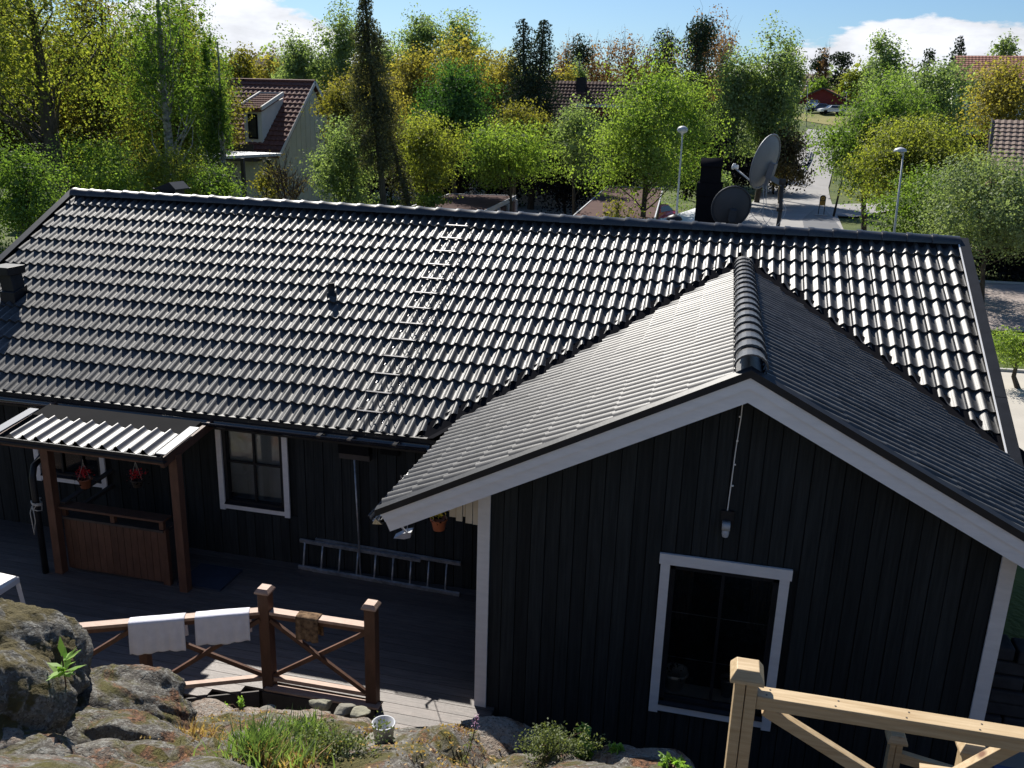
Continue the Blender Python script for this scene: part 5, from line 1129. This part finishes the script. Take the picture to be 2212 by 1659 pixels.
def lamp(label, ut, vt, ub, vb, D, arm=1, name='street_lamp', rr=.055, kind=0):
    tp = PD(ut, vt, D); bz = float(zg(tp.x, tp.y)) if D > 15 else -3.2; bs = PD(ub, vb, D); bs = Vector((bs.x, bs.y, bz)) if abs(ub-ut) < 40 else bs
    R_ = root(name, label, 'street lamp', bs, 'street lamps'); lean = tp
    if kind == 0:
        part(MB().tube([bs, bs.lerp(tp, .5), bs.lerp(tp, .93), tp+V3(-.02, 0, .02)], [rr, rr*.8, rr*.55, rr*.5], 10), 'pole', 'lightgrey', R_, True)
        part(MB().lathe([(.03, -.2), (.06, -.1), (.17, -.05), (.21, .03), (.17, .12), (.07, .17), (.001, .18)], tp+V3(-.02, 0, .06), 16), 'lamp_head', 'lightgrey', R_, True)
    else:
        part(MB().tube([bs, bs.lerp(tp, .5), tp], [rr, rr*.8, rr*.55], 10), 'pole', 'lightgrey', R_, True)
        part(MB().lathe([(.24, -.03), (.24, .0), (.2, .07), (.1, .11), (.001, .14)], tp+V3(-.12, 0, 0), 18).tube([tp+V3(0,0,-.15), tp+V3(-.1, 0, -.02)], .05, 8), 'lamp_head', 'lightgrey', R_, True)
lamp('tall grey street lamp with small round head left of the chimney', 1475, 286, 1460, 480, 36)
lamp('grey street lamp with disc-shaped head in front of the right maples', 1952, 326, 1938, 500, 38, kind=1)
lamp('small distant street lamp by the parked cars', 1745, 186, 1747, 232, 150, kind=1)
lamp('short distant lamp post beside the pink brick bungalow', 1829, 200, 1830, 232, 170, kind=1)
p = PZ(1800, 470, -3.15); tp = PD(1822, 375, (p-CAM).to_2d().length)
solo(MB().tube([p, tp], [.09, .06], 8), 'utility_pole', 'darkwood', 'thin wooden pole beside the street sign', 'pole', smooth=True)
p = PZ(1018, 427, -1.0); p = PD(1018, 428, 62); solo(MB().tube([(p.x, p.y, -3.2), (p.x, p.y, p.z+1.7)], .09, 8), 'wooden_post', 'lightgrey', 'grey post standing behind the left garage row', 'post', smooth=True)
sp = PZ(1773, 467, -3.1); sg = root('street_sign', 'arched black sign board with yellow panel on two legs and concrete feet by the road', 'sign', sp)
dxy = Vector((1, -.15, 0)).normalized(); nn = Vector((-.15, -1, 0)).normalized()
def SP(x, z, o=0): return sp+dxy*x+V3(0, 0, z)+nn*o
arch = [SP(-.23, .85), SP(.23, .85), SP(.23, 1.45)]+[SP(.23*math.cos(t), 1.45+.2*math.sin(t)) for t in (.5, 1.0, 1.57, 2.1, 2.6)]+[SP(-.23, 1.45)]
part(MB().prism(arch, -nn*.05), 'board', 'blackmetal', sg)
part(MB().prism([SP(-.17, .9, .01), SP(.17, .9, .01), SP(.17, 1.2, .01), SP(-.17, 1.2, .01)], -nn*.005).prism([SP(.15*math.cos(t), 1.40+.15*math.sin(t), .012) for t in np.linspace(0, 5.9, 14)], -nn*.005), 'yellow_panel', 'signyel', sg)
mb = MB(); mb.prism([SP(-.09, 1.36, .016), SP(-.03, 1.32, .016), SP(.10, 1.45, .016), SP(.07, 1.48, .016), SP(-.03, 1.38, .016), SP(-.07, 1.41, .016)], nn*.003)
for z_ in (.97, 1.06, 1.14): mb.prism([SP(-.13, z_, .012), SP(.13, z_, .012), SP(.13, z_+.03, .012), SP(-.13, z_+.03, .012)], nn*.004)
part(mb, 'lettering', 'blackmetal', sg)
part(MB().tube([SP(-.22, 0), SP(-.2, .9)], .03, 8).tube([SP(.22, 0), SP(.2, .9)], .03, 8), 'leg', 'blackmetal', sg)
part(MB().box(SP(-.22, .05), (.5, .35, .16)).box(SP(.22, .05, .1), (.5, .35, .16)), 'foot', 'concrete', sg, bevel=.03)
grl = root('guard_rail', 'curved grey guard rail along the left side of the road', 'guard rail', PT(1740, 365))
gp = [PT(u, v) for u, v in ((1655, 425), (1690, 400), (1715, 385), (1735, 365), (1745, 345), (1748, 330))]; mb = MB()
for i in range(len(gp)-1):
    for h_ in (.55, .9): mb.bar(gp[i]+V3(0,0,h_), gp[i+1]+V3(0,0,h_), .06, .2)
part(mb, 'rail', 'lightgrey', grl)
for i in range(len(gp)-1):
    for t in (0, .33, .66): q = gp[i].lerp(gp[i+1], t); part(MB().box(q+V3(0,0,.45), (.12, .12, 1.1)), 'post', 'lightgrey', grl)

# ================================================================== TREES
def limb(mb, a, b, r0, r1, k=5, wig=.08, sag=0, n=4):
    a = Vector(a); b = Vector(b); L_ = (b-a).length; pts = [a]
    for i in range(1, n): t = i/n; pts.append(a.lerp(b, t)+Vector((rnd.gauss(0, 1), rnd.gauss(0, 1), rnd.gauss(0, .5)))*L_*wig*.5+V3(0, 0, sag*L_*math.sin(t*math.pi)))
    pts.append(b); mb.tube(pts, [r0+(r1-r0)*i/n for i in range(n+1)], k, False); return pts
TC = [0]
def tree(label, kind, uL, uR, vT, vB, D, mat, dens=1.0, trunk=None, cat='tree', leaf=1.0, group=None, name=None, bark='bark', trad=None, clump=1.0):
    TC[0] += 1; r = np.random.default_rng(100+TC[0]); rnd.seed(500+TC[0])
    top = PD((uL+uR)/2, vT, D); bot = PD((uL+uR)/2, vB, D); lf = PD(uL, (vT+vB)/2, D); rt = PD(uR, (vT+vB)/2, D)
    c = np.array([(lf.x+rt.x)/2, (lf.y+rt.y)/2, (top.z+bot.z)/2]); rx = (rt-lf).length/2*(1.12 if kind == 'round' else 1.06); rz_ = (top.z-bot.z)/2; gz = float(zg(c[0], c[1]))-.1
    if c[2]-rz_ < gz: newb = gz+.1; c[2] = (top.z+newb)/2; rz_ = (top.z-newb)/2
    if trunk: tpts = [PD(u, v, D) for u, v in trunk]; base = Vector((tpts[-1].x, tpts[-1].y, gz)); tpts = [base]+tpts[::-1]
    else: base = Vector((c[0]+r.normal()*.1*rx, c[1], gz)); tp = Vector((c[0]+r.normal()*.1*rx, c[1], c[2]+rz_*(.92 if kind in ('spruce', 'sparse', 'birch') else .55))); tpts = [base, base.lerp(tp, .35)+V3(r.normal()*.15, 0), base.lerp(tp, .7)+V3(r.normal()*.15, 0), tp]
    H = tpts[-1].z-gz; r0 = trad or max(.07, min(.24, H*.016)); s = D*.0023*leaf; area = math.pi*rx*rz_
    names = {'round': 'broadleaf_tree', 'birch': 'birch_tree', 'spruce': 'spruce_tree', 'sparse': 'spruce_tree', 'pine': 'pine_tree', 'bare': 'bare_tree', 'bush': 'bush'}
    R_ = root(name or names[kind], label, cat, base, group); mb = MB(); nseg = len(tpts)
    mb.tube(tpts, [r0*(1.25-1.05*i/(nseg-1)) for i in range(nseg)], 8, False)
    def along(t):   # point of trunk at fraction
        z = gz+H*t
        for i in range(nseg-1):
            if tpts[i+1].z >= z: q = (z-tpts[i].z)/max(1e-6, tpts[i+1].z-tpts[i].z); return tpts[i].lerp(tpts[i+1], q)
        return tpts[-1]
    NRM = None; m2_ = 0
    if kind in ('round', 'birch', 'bush', 'bare'):
        K = int({'round': 70, 'birch': 90, 'bush': 40, 'bare': 60}[kind]*clump)
        d = r.normal(size=(K*3, 3)); d /= np.linalg.norm(d, axis=1)[:, None]; rr = r.uniform(.0, 1, K*3)**.36
        ph = r.uniform(0, 6.28, 6); lump = 1+.16*np.sin(3*np.arctan2(d[:,1], d[:,0])+ph[0])+.13*np.sin(4*d[:,2]*3+ph[1]+2*np.arctan2(d[:,1], d[:,0]))+.10*np.sin(7*np.arctan2(d[:,1], d[:,0])+5*d[:,2]+ph[2])
        C = d*(rr*lump*.88)[:, None]
        if kind == 'birch': C[:, :2] *= np.clip(1.05-.42*np.maximum(C[:, 2:3], -.2), .3, 1.15)
        if kind == 'round': C[:, :2] *= np.clip(1.05-.2*C[:, 2:3]*(C[:, 2:3] > 0), .4, 1.05)
        C = C[:K]*np.array([rx, rx*.9, rz_])+c
        n = int(min(38000, dens*{'round': 4.2, 'birch': 3.4, 'bush': 4.0, 'bare': .8}[kind]*area/(s*s*.5))); cl = (rx*.30, rx*.30, rz_*.16) if kind != 'birch' else (rx*.20, rx*.20, rz_*.20)
        cl = np.array(cl)*(1/max(clump, .5)**.33)*.85; w = r.uniform(.3, 1.4, K); w /= w.sum(); idx = r.choice(K, n, p=w); g = r.normal(size=(n, 3)); g = g/np.maximum(1, np.linalg.norm(g, axis=1)[:, None]/1.9)
        P = C[idx]+g*cl
        NRM = g*np.array([1, 1, .9])/np.maximum(.3, np.linalg.norm(g, axis=1)[:, None])+.55*(P-c)/np.array([rx, rx, rz_])+np.array([0, 0, .45])
        if kind == 'birch': P[:, 2] -= np.abs(r.normal(size=n))*rz_*.06
        kk = P[:, 2] > gz+.1; P = P[kk]; NRM = NRM[kk]
        m2_ = 0 if kind == 'bare' else len(P)//15
        if m2_:
            dd = r.normal(size=(m2_, 3)); dd /= np.linalg.norm(dd, axis=1)[:, None]; core = C[r.integers(0, K, m2_)]*.8+c*.2+dd*np.array(cl)*r.uniform(0, 1, m2_)[:, None]
            core = core[core[:, 2] > gz+.3]; CV, CF = leaforient(core, core-c+np.array([0, 0, .4]), s*2.6, r)
        nl = 26 if kind != 'bush' else 8
        for j in r.permutation(K)[:min(nl, K)]:
            q = Vector(C[j]); t = min(.92, max(.3 if trunk else .15, (q.z-gz)/H-.25*r.uniform(.5, 1.2))); a = along(t); ln = limb(mb, a, q, r0*.32*(1.1-t), r0*.06, 5, .10, .04)
            if kind == 'bare':
                for _ in range(5): e = q+Vector(tuple(r.normal(size=3)*np.array([.25*rx, .25*rx, .1*rz_])))+V3(0, 0, rz_*.25); limb(mb, ln[2], e, r0*.12, .008, 3, .08)
    elif kind in ('spruce', 'sparse'):
        nl = int(34 if kind == 'spruce' else 30); n = int(min(24000, dens*(3.6 if kind == 'spruce' else 3.2)*area/(s*s*.5))); z0 = bot.z; PL_ = []
        for i in range(nl):
            t = i/nl; z = z0+(top.z-z0)*t; R1 = rx*((1-t)**.6)*r.uniform(.75, 1.15)*(1.3 if kind == 'spruce' else min(1, .35+2.2*t) if t < .4 else 1)+.1; a0 = along(min(1, (z-gz)/H)); nb = 7 if kind == 'spruce' else 5
            for b in range(nb):
                if kind == 'sparse' and r.uniform() < .12: continue
                an = 2*math.pi*(b/nb)+r.uniform(0, 1); R2 = R1*r.uniform(.6, 1.1); dr = -.28 if kind == 'spruce' else -.42; e = a0+V3(math.cos(an)*R2, math.sin(an)*R2, dr*R2); mid = a0.lerp(e, .6)+V3(0, 0, .08*R2); mb.tube([a0, mid, e], [r0*.16*(1-t)+.012, .014, .006], 3, False); PL_.append((a0, mid, e, R2))
        wts = np.array([q[3] for q in PL_])**1.3; wts /= wts.sum(); idx = r.choice(len(PL_), n, p=wts); tt = r.uniform(.12, 1, n)**.8; A_ = np.array([tuple(q[0]) for q in PL_])[idx]; M_ = np.array([tuple(q[1]) for q in PL_])[idx]; E_ = np.array([tuple(q[2]) for q in PL_])[idx]; t1 = tt[:, None]
        P = A_*(1-t1)**2+2*M_*t1*(1-t1)+E_*t1**2; sp_ = np.array([PL_[i][3] for i in idx])[:, None]*.13; P = P+r.normal(size=(n, 3))*sp_*np.array([1, 1, .6]); P[:, 2] -= np.abs(r.normal(size=n))*(.10 if kind == 'spruce' else .22)
    else:  # pine
        K = int(16*clump); C = []
        for i in range(K):
            t = r.uniform(.0, 1); z = c[2]-rz_*.8+2*rz_*.85*t; R1 = rx*(1-.5*t)*r.uniform(.2, 1.0); an = r.uniform(0, 6.28); C.append((c[0]+math.cos(an)*R1, c[1]+math.sin(an)*R1, z)); limb(mb, along(min(.97, (z-gz)/H-.04)), C[-1], r0*.35, .02, 5, .1)
        C.append((c[0], c[1], c[2]+rz_*.88)); C = np.array(C); K = len(C); n = int(min(24000, dens*4.0*area/(s*s*.5))); idx = r.integers(0, K, n); g = r.normal(size=(n, 3)); g = g/np.maximum(1, np.linalg.norm(g, axis=1)[:, None]/1.7); P = C[idx]+g*np.array([rx*.38, rx*.38, rz_*.14])
    bk = 'birchbark' if kind == 'birch' and bark == 'bark' else bark
    if kind == 'bare': bk = 'twig'
    part(mb, 'trunk', bk, R_, True)
    V, F_ = leaforient(P, NRM, s, r) if NRM is not None else leafquads(P, s, r, droop=.6 if kind in ('sparse', 'spruce') else 0); V, F_ = (np.concatenate([V, CV]), np.concatenate([F_, CF+len(V)])) if m2_ else (V, F_); put('crown', bigmesh('crown', V, F_, mat), R_)
    return R_
#TREES_BEGIN
LF = 'trees of the wood behind the left end of the roof'
TREES = [
 # left wood, near
 ('tall oak with thick dark leaning trunk at the far left', 'round', -170, 260, -130, 330, 36, 'yel', .34, [(52, -60), (80, 90), (100, 220), (112, 320), (140, 470)], dict(trad=.36, clump=1.6)),
 ('tall birch with pale lower trunk above the left part of the ridge', 'birch', 215, 470, -120, 330, 37, 'green', .38, [(338, -60), (345, 60), (356, 220), (366, 320), (371, 440)], dict(trad=.2, clump=1.5)),
 ('slender birch at the right border of the left wood', 'birch', 415, 500, 60, 400, 38, 'green', .9, [(470, 90), (478, 250), (487, 440)], dict(trad=.11)),
 ('olive-leaved oak filling the far left behind the leaning trunk', 'round', -180, 170, -110, 420, 50, 'olive', .95, None, dict(clump=1.6)),
 ('ochre-tinged oak between the leaning trunk and the tall birch', 'round', 100, 330, -100, 380, 48, 'olive', .9, None, dict(clump=1.5)),
 ('yellow-green oak directly behind the tall birch', 'round', 260, 480, -20, 420, 42, 'yel', .9, None, dict(clump=1.4)),
 ('sunlit green birch with crown touching the upper left sky', 'birch', 330, 490, -60, 300, 46, 'green', .9, None, {}),
 ('dark leafy tree deep in the left wood below the oak', 'round', -60, 230, 120, 480, 52, 'dark', 1.2, None, {}),
 ('dark leafy tree deep in the wood left of the cream house', 'round', 230, 500, 120, 470, 56, 'dark', 1.2, None, {}),
 ('light green young tree just behind the ridge at the far left', 'round', -40, 150, 290, 560, 27, 'green', .8, None, {}),
 ('bright understory tree below the leaning oak trunk', 'round', 120, 330, 290, 480, 33, 'lime', .75, None, {}),
 ('yellowish understory tree under the tall birch', 'round', 280, 470, 300, 470, 34, 'yel', .75, None, {}),
 ('low green bushy tree beside the flat-roofed outbuilding', 'round', 400, 520, 345, 470, 32, 'green', .8, None, {}),
 ('ochre young tree left of the cream house dormer', 'round', 380, 520, 150, 330, 48, 'olive', .9, None, {}),
 # by the cream house
 ('nearly leafless bush before the cream gable wall', 'bare', 560, 670, 330, 450, 36, 'brown', .4, None, {}),
 ('thin yellow-green bush beneath the dormer window', 'round', 545, 620, 345, 450, 38, 'olive', .35, None, {}),
 ('grey-green rounded tree right of the cream gable', 'round', 672, 820, 240, 475, 40, 'birch', 1.1, None, {}),
 ('small yellowish tree above the grey-green rounded tree', 'round', 680, 790, 160, 330, 52, 'olive', .9, None, {}),
 ('tall ragged spruce with sparse drooping branches', 'sparse', 745, 890, -45, 350, 37, 'deadc', 1.7, [(786, -45), (798, 120), (812, 260), (832, 470)], dict(trad=.15)),
 ('leaning dark trunk tree beside the ragged spruce', 'sparse', 820, 890, 260, 430, 38, 'deadc', 1.0, [(838, 270), (862, 370), (892, 470)], dict(trad=.13)),
 ('olive-yellow tree between the ragged spruce and the garages', 'round', 850, 1005, 235, 430, 44, 'yel', 1.0, None, {}),
 ('bright green bush beside the left garage', 'bush', 890, 960, 405, 460, 43, 'lime', 1.0, None, dict(cat='bush')),
 ('yellow oak behind the ragged spruce', 'round', 712, 885, 140, 340, 62, 'ochre', 1.0, None, {}),
 ('large dark green maple in the middle of the tree line', 'round', 912, 1070, 132, 340, 56, 'deep', 1.5, None, {}),
 ('dark understory tree below the large dark maple', 'round', 900, 1060, 290, 450, 60, 'dark', 1.2, None, {}),
 ('round bright green maple above the left garage', 'round', 1003, 1185, 252, 425, 50, 'lime', 1.1, None, {}),
 ('brownish green tree behind the round bright maple', 'round', 1060, 1190, 210, 350, 62, 'olive', .9, None, {}),
 ('dark broad tree shading the parking lot', 'round', 1140, 1310, 250, 450, 66, 'dark', 1.25, None, {}),
 ('green tree in half shade left of the large bright maple', 'round', 1190, 1310, 215, 400, 60, 'birch', .9, None, {}),
 ('large bright yellow-green maple above the right garage', 'round', 1285, 1550, 122, 445, 46, 'lime', .95, [(1395, 180), (1400, 330), (1388, 480)], dict(clump=1.7, trad=.16)),
 ('thin leafy sapling just behind the ridge before the right garage', 'round', 1290, 1370, 420, 500, 24, 'olive', .25, None, {}),
 # middle distance
 ('tall blue-green birch left of the ragged spruce', 'round', 600, 712, 50, 300, 84, 'birch', 1.25, None, {}),
 ('broad blue-green birch behind the ragged spruce', 'round', 680, 800, 12, 300, 86, 'birch', 1.25, None, {}),
 ('third blue-green birch right of the ragged spruce top', 'round', 772, 868, 42, 280, 88, 'birch', 1.2, None, {}),
 ('birch crown standing highest above the yellow oaks', 'round', 862, 962, 8, 200, 100, 'birch', 1.2, None, {}),
 ('smaller birch crown right of the highest one', 'round', 938, 1045, 18, 190, 102, 'birch', 1.0, None, {}),
 ('ochre oak left of the tallest yellow oak', 'round', 845, 965, 105, 320, 78, 'ochre', 1.4, None, {}),
 ('tallest yellow oak in the centre of the tree line', 'round', 930, 1082, 68, 320, 80, 'ochre', 1.5, None, {}),
 ('ochre oak left of the two dark spruces', 'round', 1035, 1165, 112, 320, 76, 'ochre', 1.4, None, {}),
 ('left one of two dark spruces against the sky', 'spruce', 1070, 1165, 30, 290, 72, 'conif', 1.4, None, {}),
 ('right and fuller one of two dark spruces', 'spruce', 1112, 1212, 32, 300, 70, 'conif', 1.6, None, {}),
 ('yellow young tree right of the dark spruces', 'round', 1190, 1250, 130, 280, 90, 'ochre', 1.0, None, {}),
 ('small grey-green birch in front of the red-brown trees', 'birch', 1222, 1270, 122, 240, 92, 'birch', 1.1, None, {}),
 ('dark pine left of the red-brown bare trees', 'pine', 1225, 1280, 82, 240, 112, 'conif', 1.2, None, {}),
 ('dark pine at the left end of the right birch group', 'pine', 1395, 1460, 68, 240, 112, 'conif', 1.1, None, {}),
 ('tall dark pine towering left of the pale birches', 'pine', 1460, 1545, 48, 300, 86, 'conif', 1.5, None, {}),
 ('pale green birch left of the tallest right birch', 'round', 1540, 1640, 80, 370, 84, 'birch', 1.2, None, {}),
 ('tallest grey-green birch behind the satellite dish', 'round', 1600, 1715, 45, 370, 86, 'birch', 1.3, None, {}),
 ('wind-swept grey birch at the left of the road', 'round', 1670, 1740, 66, 340, 90, 'birch', 1.2, None, {}),
 ('brownish spreading bush beside the guard rail', 'bush', 1640, 1748, 245, 425, 86, 'brown', 1.3, None, dict(cat='bush')),
 ('small dense shrub right of the chimney', 'bush', 1528, 1590, 365, 470, 52, 'birch', 1.1, None, dict(cat='bush')),
 ('dark hedge-like shrubs between the birches and the dish', 'bush', 1560, 1660, 330, 405, 80, 'dark', 1.2, None, dict(cat='bush')),
 # right side
 ('green maple overhanging the road', 'round', 1788, 2015, 165, 445, 62, 'green', 1.5, [(1862, 250), (1865, 350), (1866, 505)], dict(clump=1.5, trad=.2)),
 ('yellow-green maple behind the disc-shaped street lamp', 'round', 1850, 2130, 232, 490, 52, 'yel', 1.5, None, dict(clump=1.5)),
 ('pale green maple at the right edge', 'round', 2000, 2320, 322, 580, 40, 'pale', 1.2, None, dict(clump=1.5)),
 ('green maple below the street lamp near the roof end', 'round', 1880, 2110, 370, 560, 44, 'green', .9, None, {}),
 ('dark row of young trees along the far lane at right', 'round', 2080, 2300, 440, 600, 50, 'dark', 1.0, None, {}),
 ('leafy hedge on the verge beyond the right verge board', 'bush', 2128, 2290, 715, 790, 27.5, 'lime', 1.0, None, dict(cat='bush', leaf=.8)),
 ('dark hedge along the gravel road', 'bush', 2085, 2330, 560, 612, 50, 'dark', 1.1, None, dict(cat='bush')),
 ('tall grey-green birch above the green maple', 'round', 1868, 1958, 66, 260, 128, 'birch', 1.2, None, {}),
 ('broad willow-like tree on the right hillside', 'round', 1940, 2115, 125, 300, 108, 'birch', 1.2, None, {}),
 ('grey-green tree between the birch and the broad hillside tree', 'round', 1880, 2010, 150, 280, 118, 'birch', 1.0, None, {}),
 ('large ochre oak at the right edge below the hill house', 'round', 2082, 2280, 118, 320, 84, 'ochre', 1.2, None, {}),
 ('single spruce against the cloud at upper right', 'spruce', 2038, 2092, 72, 190, 190, 'conif', 1.4, None, {}),
 ('pale birch against the cloud at the upper right corner', 'birch', 2128, 2208, 68, 190, 175, 'birch', 1.1, None, {}),
 ('tiny pine on the skyline left of the single spruce', 'pine', 1988, 2020, 108, 190, 190, 'conif', 1.2, None, {}),
 ('dark pine group left on the right skyline', 'pine', 1748, 1790, 110, 230, 200, 'conif', 1.4, None, {}),
 ('dark pine right of the brown-tipped tree on the skyline', 'pine', 1785, 1838, 118, 240, 196, 'conif', 1.4, None, {}),
 ('brown-tipped thin tree among the skyline pines', 'bare', 1768, 1795, 95, 200, 198, 'red', 1.6, None, {}),
 ('lime young tree in front of the dark skyline pines', 'round', 1818, 1868, 135, 240, 186, 'yel', 1.0, None, {}),
 ('yellow-green bush left of the pink brick bungalow', 'bush', 1735, 1800, 170, 225, 195, 'green', 1.0, None, dict(cat='bush')),
 ('small birch between skyline pines and tall birch', 'birch', 1850, 1900, 120, 220, 190, 'birch', 1.1, None, {}),
 ('ochre tree left of the cloud-filled gap at upper left', 'round', 478, 560, 88, 230, 112, 'olive', 1.0, None, {}),
 ('second ochre tree in the upper left gap', 'round', 535, 625, 108, 230, 120, 'ochre', 1.0, None, {}),
 ('tiny dark pine on the skyline in the upper left gap', 'pine', 575, 605, 122, 200, 160, 'conif', 1.2, None, {}),
 ('ochre bushy tree beyond the cream house ridge', 'round', 590, 700, 120, 260, 105, 'birch', 1.1, None, {}),
]
FILL = [('dark backing tree %s' % w, 'round', u, u+150, t_, 440, D, m) for (w, u, t_, D, m) in (
 ('right of the garden fence by the cream house', 700, 300, 66, 'dark'), ('between ragged spruce and dark maple', 770, 260, 70, 'dark'), ('behind the left garage row', 880, 300, 68, 'dark'),
 ('behind the round bright maple', 1010, 300, 72, 'dark'), ('at the far end of the parking lot', 1150, 330, 76, 'dark'), ('behind the large bright maple on its left', 1240, 240, 70, 'dark'),
 ('behind the large bright maple on its right', 1430, 250, 72, 'dark'), ('below the towering pine', 1500, 290, 96, 'dark'), ('under the pale birches', 1590, 280, 98, 'dark'), ('behind the green maple over the road', 1840, 250, 100, 'dark'),
 ('below the broad hillside tree', 1960, 270, 92, 'dark'), ('between the ochre oak and the brick house', 2080, 290, 80, 'dark'))]
FILL += [('olive backing tree %s' % w, 'round', u, u+120, t_, 330, D, m) for (w, u, t_, D, m) in (
 ('seen over the row house roof', 690, 150, 104, 'olive'), ('under the birches at centre left', 790, 180, 100, 'olive'), ('left of the dark spruces', 1000, 150, 104, 'ochre'), ('right of the dark spruces', 1170, 170, 106, 'ochre'), ('below the reddish row', 1270, 165, 108, 'brown'), ('below the right end of the reddish row', 1370, 170, 110, 'brown'), ('behind the towering pine', 1450, 150, 108, 'ochre'))]
for lb, kd, a, b, t_, bt, D, mt in FILL: TREES.append((lb, kd, a, b, t_, bt, D, mt, .9, None, dict(leaf=1.25)))
rb_ = [(1195, 1245, 72), (1255, 1300, 80), (1290, 1345, 78), (1335, 1380, 72), (1372, 1420, 66), (1418, 1462, 60), (1488, 1560, 12), (1540, 1590, 50)]
RB_L = ['leftmost red-brown budding tree right of the dark spruces', 'red-brown budding tree just right of the small dark pine', 'red-brown budding tree in the middle of the reddish row', 'red-brown budding tree behind the top of the bright maple', 'red-brown budding tree left of the second dark pine', 'red-brown budding tree between the two right pines', 'tall reddish airy tree rising behind the towering pine', 'reddish airy tree right of the towering pine']
for (a, b, t_), lb in zip(rb_, RB_L): TREES.append((lb, 'bare', a-8, b+8, t_, 260, 122 if t_ > 20 else 112, 'red', 2.6, None, dict(group='reddish budding trees on the skyline')))
for (lb, kd, a, b, t_, bt, D, mt, dn, tr, kw) in TREES: tree(lb, kd, a, b, t_, bt, D, mt, dn, tr, **kw)
# far wood as one mass
P = []; 
for i in range(300):
    az = rng.uniform(-1.15, .75); D = rng.uniform(205, 330); x, y = CAM.x+math.sin(az)*D, CAM.y+math.cos(az)*D; z = float(zg(x, y)); h = rng.uniform(5.5, 9.5); n = 260
    g = rng.normal(size=(n, 3)); g /= np.maximum(1, np.linalg.norm(g, axis=1)[:, None]/1.6); P.append(np.array([x, y, z+h*.5])+g*np.array([2.6, 2.6, h*.33]))
P = np.concatenate(P); V, F_ = leafquads(P, .8); o = put('distant_wood', bigmesh('distant_wood', V, F_, 'brown')); o['kind'] = 'stuff'
P = []
for i in range(200):
    az = rng.uniform(-1.15, .75); D = rng.uniform(200, 300); x, y = CAM.x+math.sin(az)*D, CAM.y+math.cos(az)*D; z = float(zg(x, y)); h = rng.uniform(5, 9); n = 260
    g = rng.normal(size=(n, 3)); g /= np.maximum(1, np.linalg.norm(g, axis=1)[:, None]/1.6); P.append(np.array([x, y, z+h*.5])+g*np.array([2.6, 2.6, h*.33]))
P = np.concatenate(P); V, F_ = leafquads(P, .8); o = put('distant_wood', bigmesh('distant_wood', V, F_, 'birch')); o['kind'] = 'stuff'
# undergrowth on the wood floor (left and middle)
P = []
for i in range(900):
    x, y = rng.uniform(-45, 16), rng.uniform(9, 75)
    if -5 < x < 5 and y > 28: continue
    if x > 10.5 and y > 20: continue
    g = rng.normal(size=(50, 3))*np.array([.8, .8, .45]); g[:, 2] = np.abs(g[:, 2]); P.append(np.array([x, y, float(zg(x, y))])+g)
P = np.concatenate(P); V, F_ = leafquads(P, .16); o = put('undergrowth', bigmesh('undergrowth', V, F_, 'green')); o['kind'] = 'stuff'

#print('TRIS', sum(len(m.loop_triangles) if m.calc_loop_triangles() is None else 0 for m in {o.data for o in bpy.data.objects if o.type == 'MESH'}))
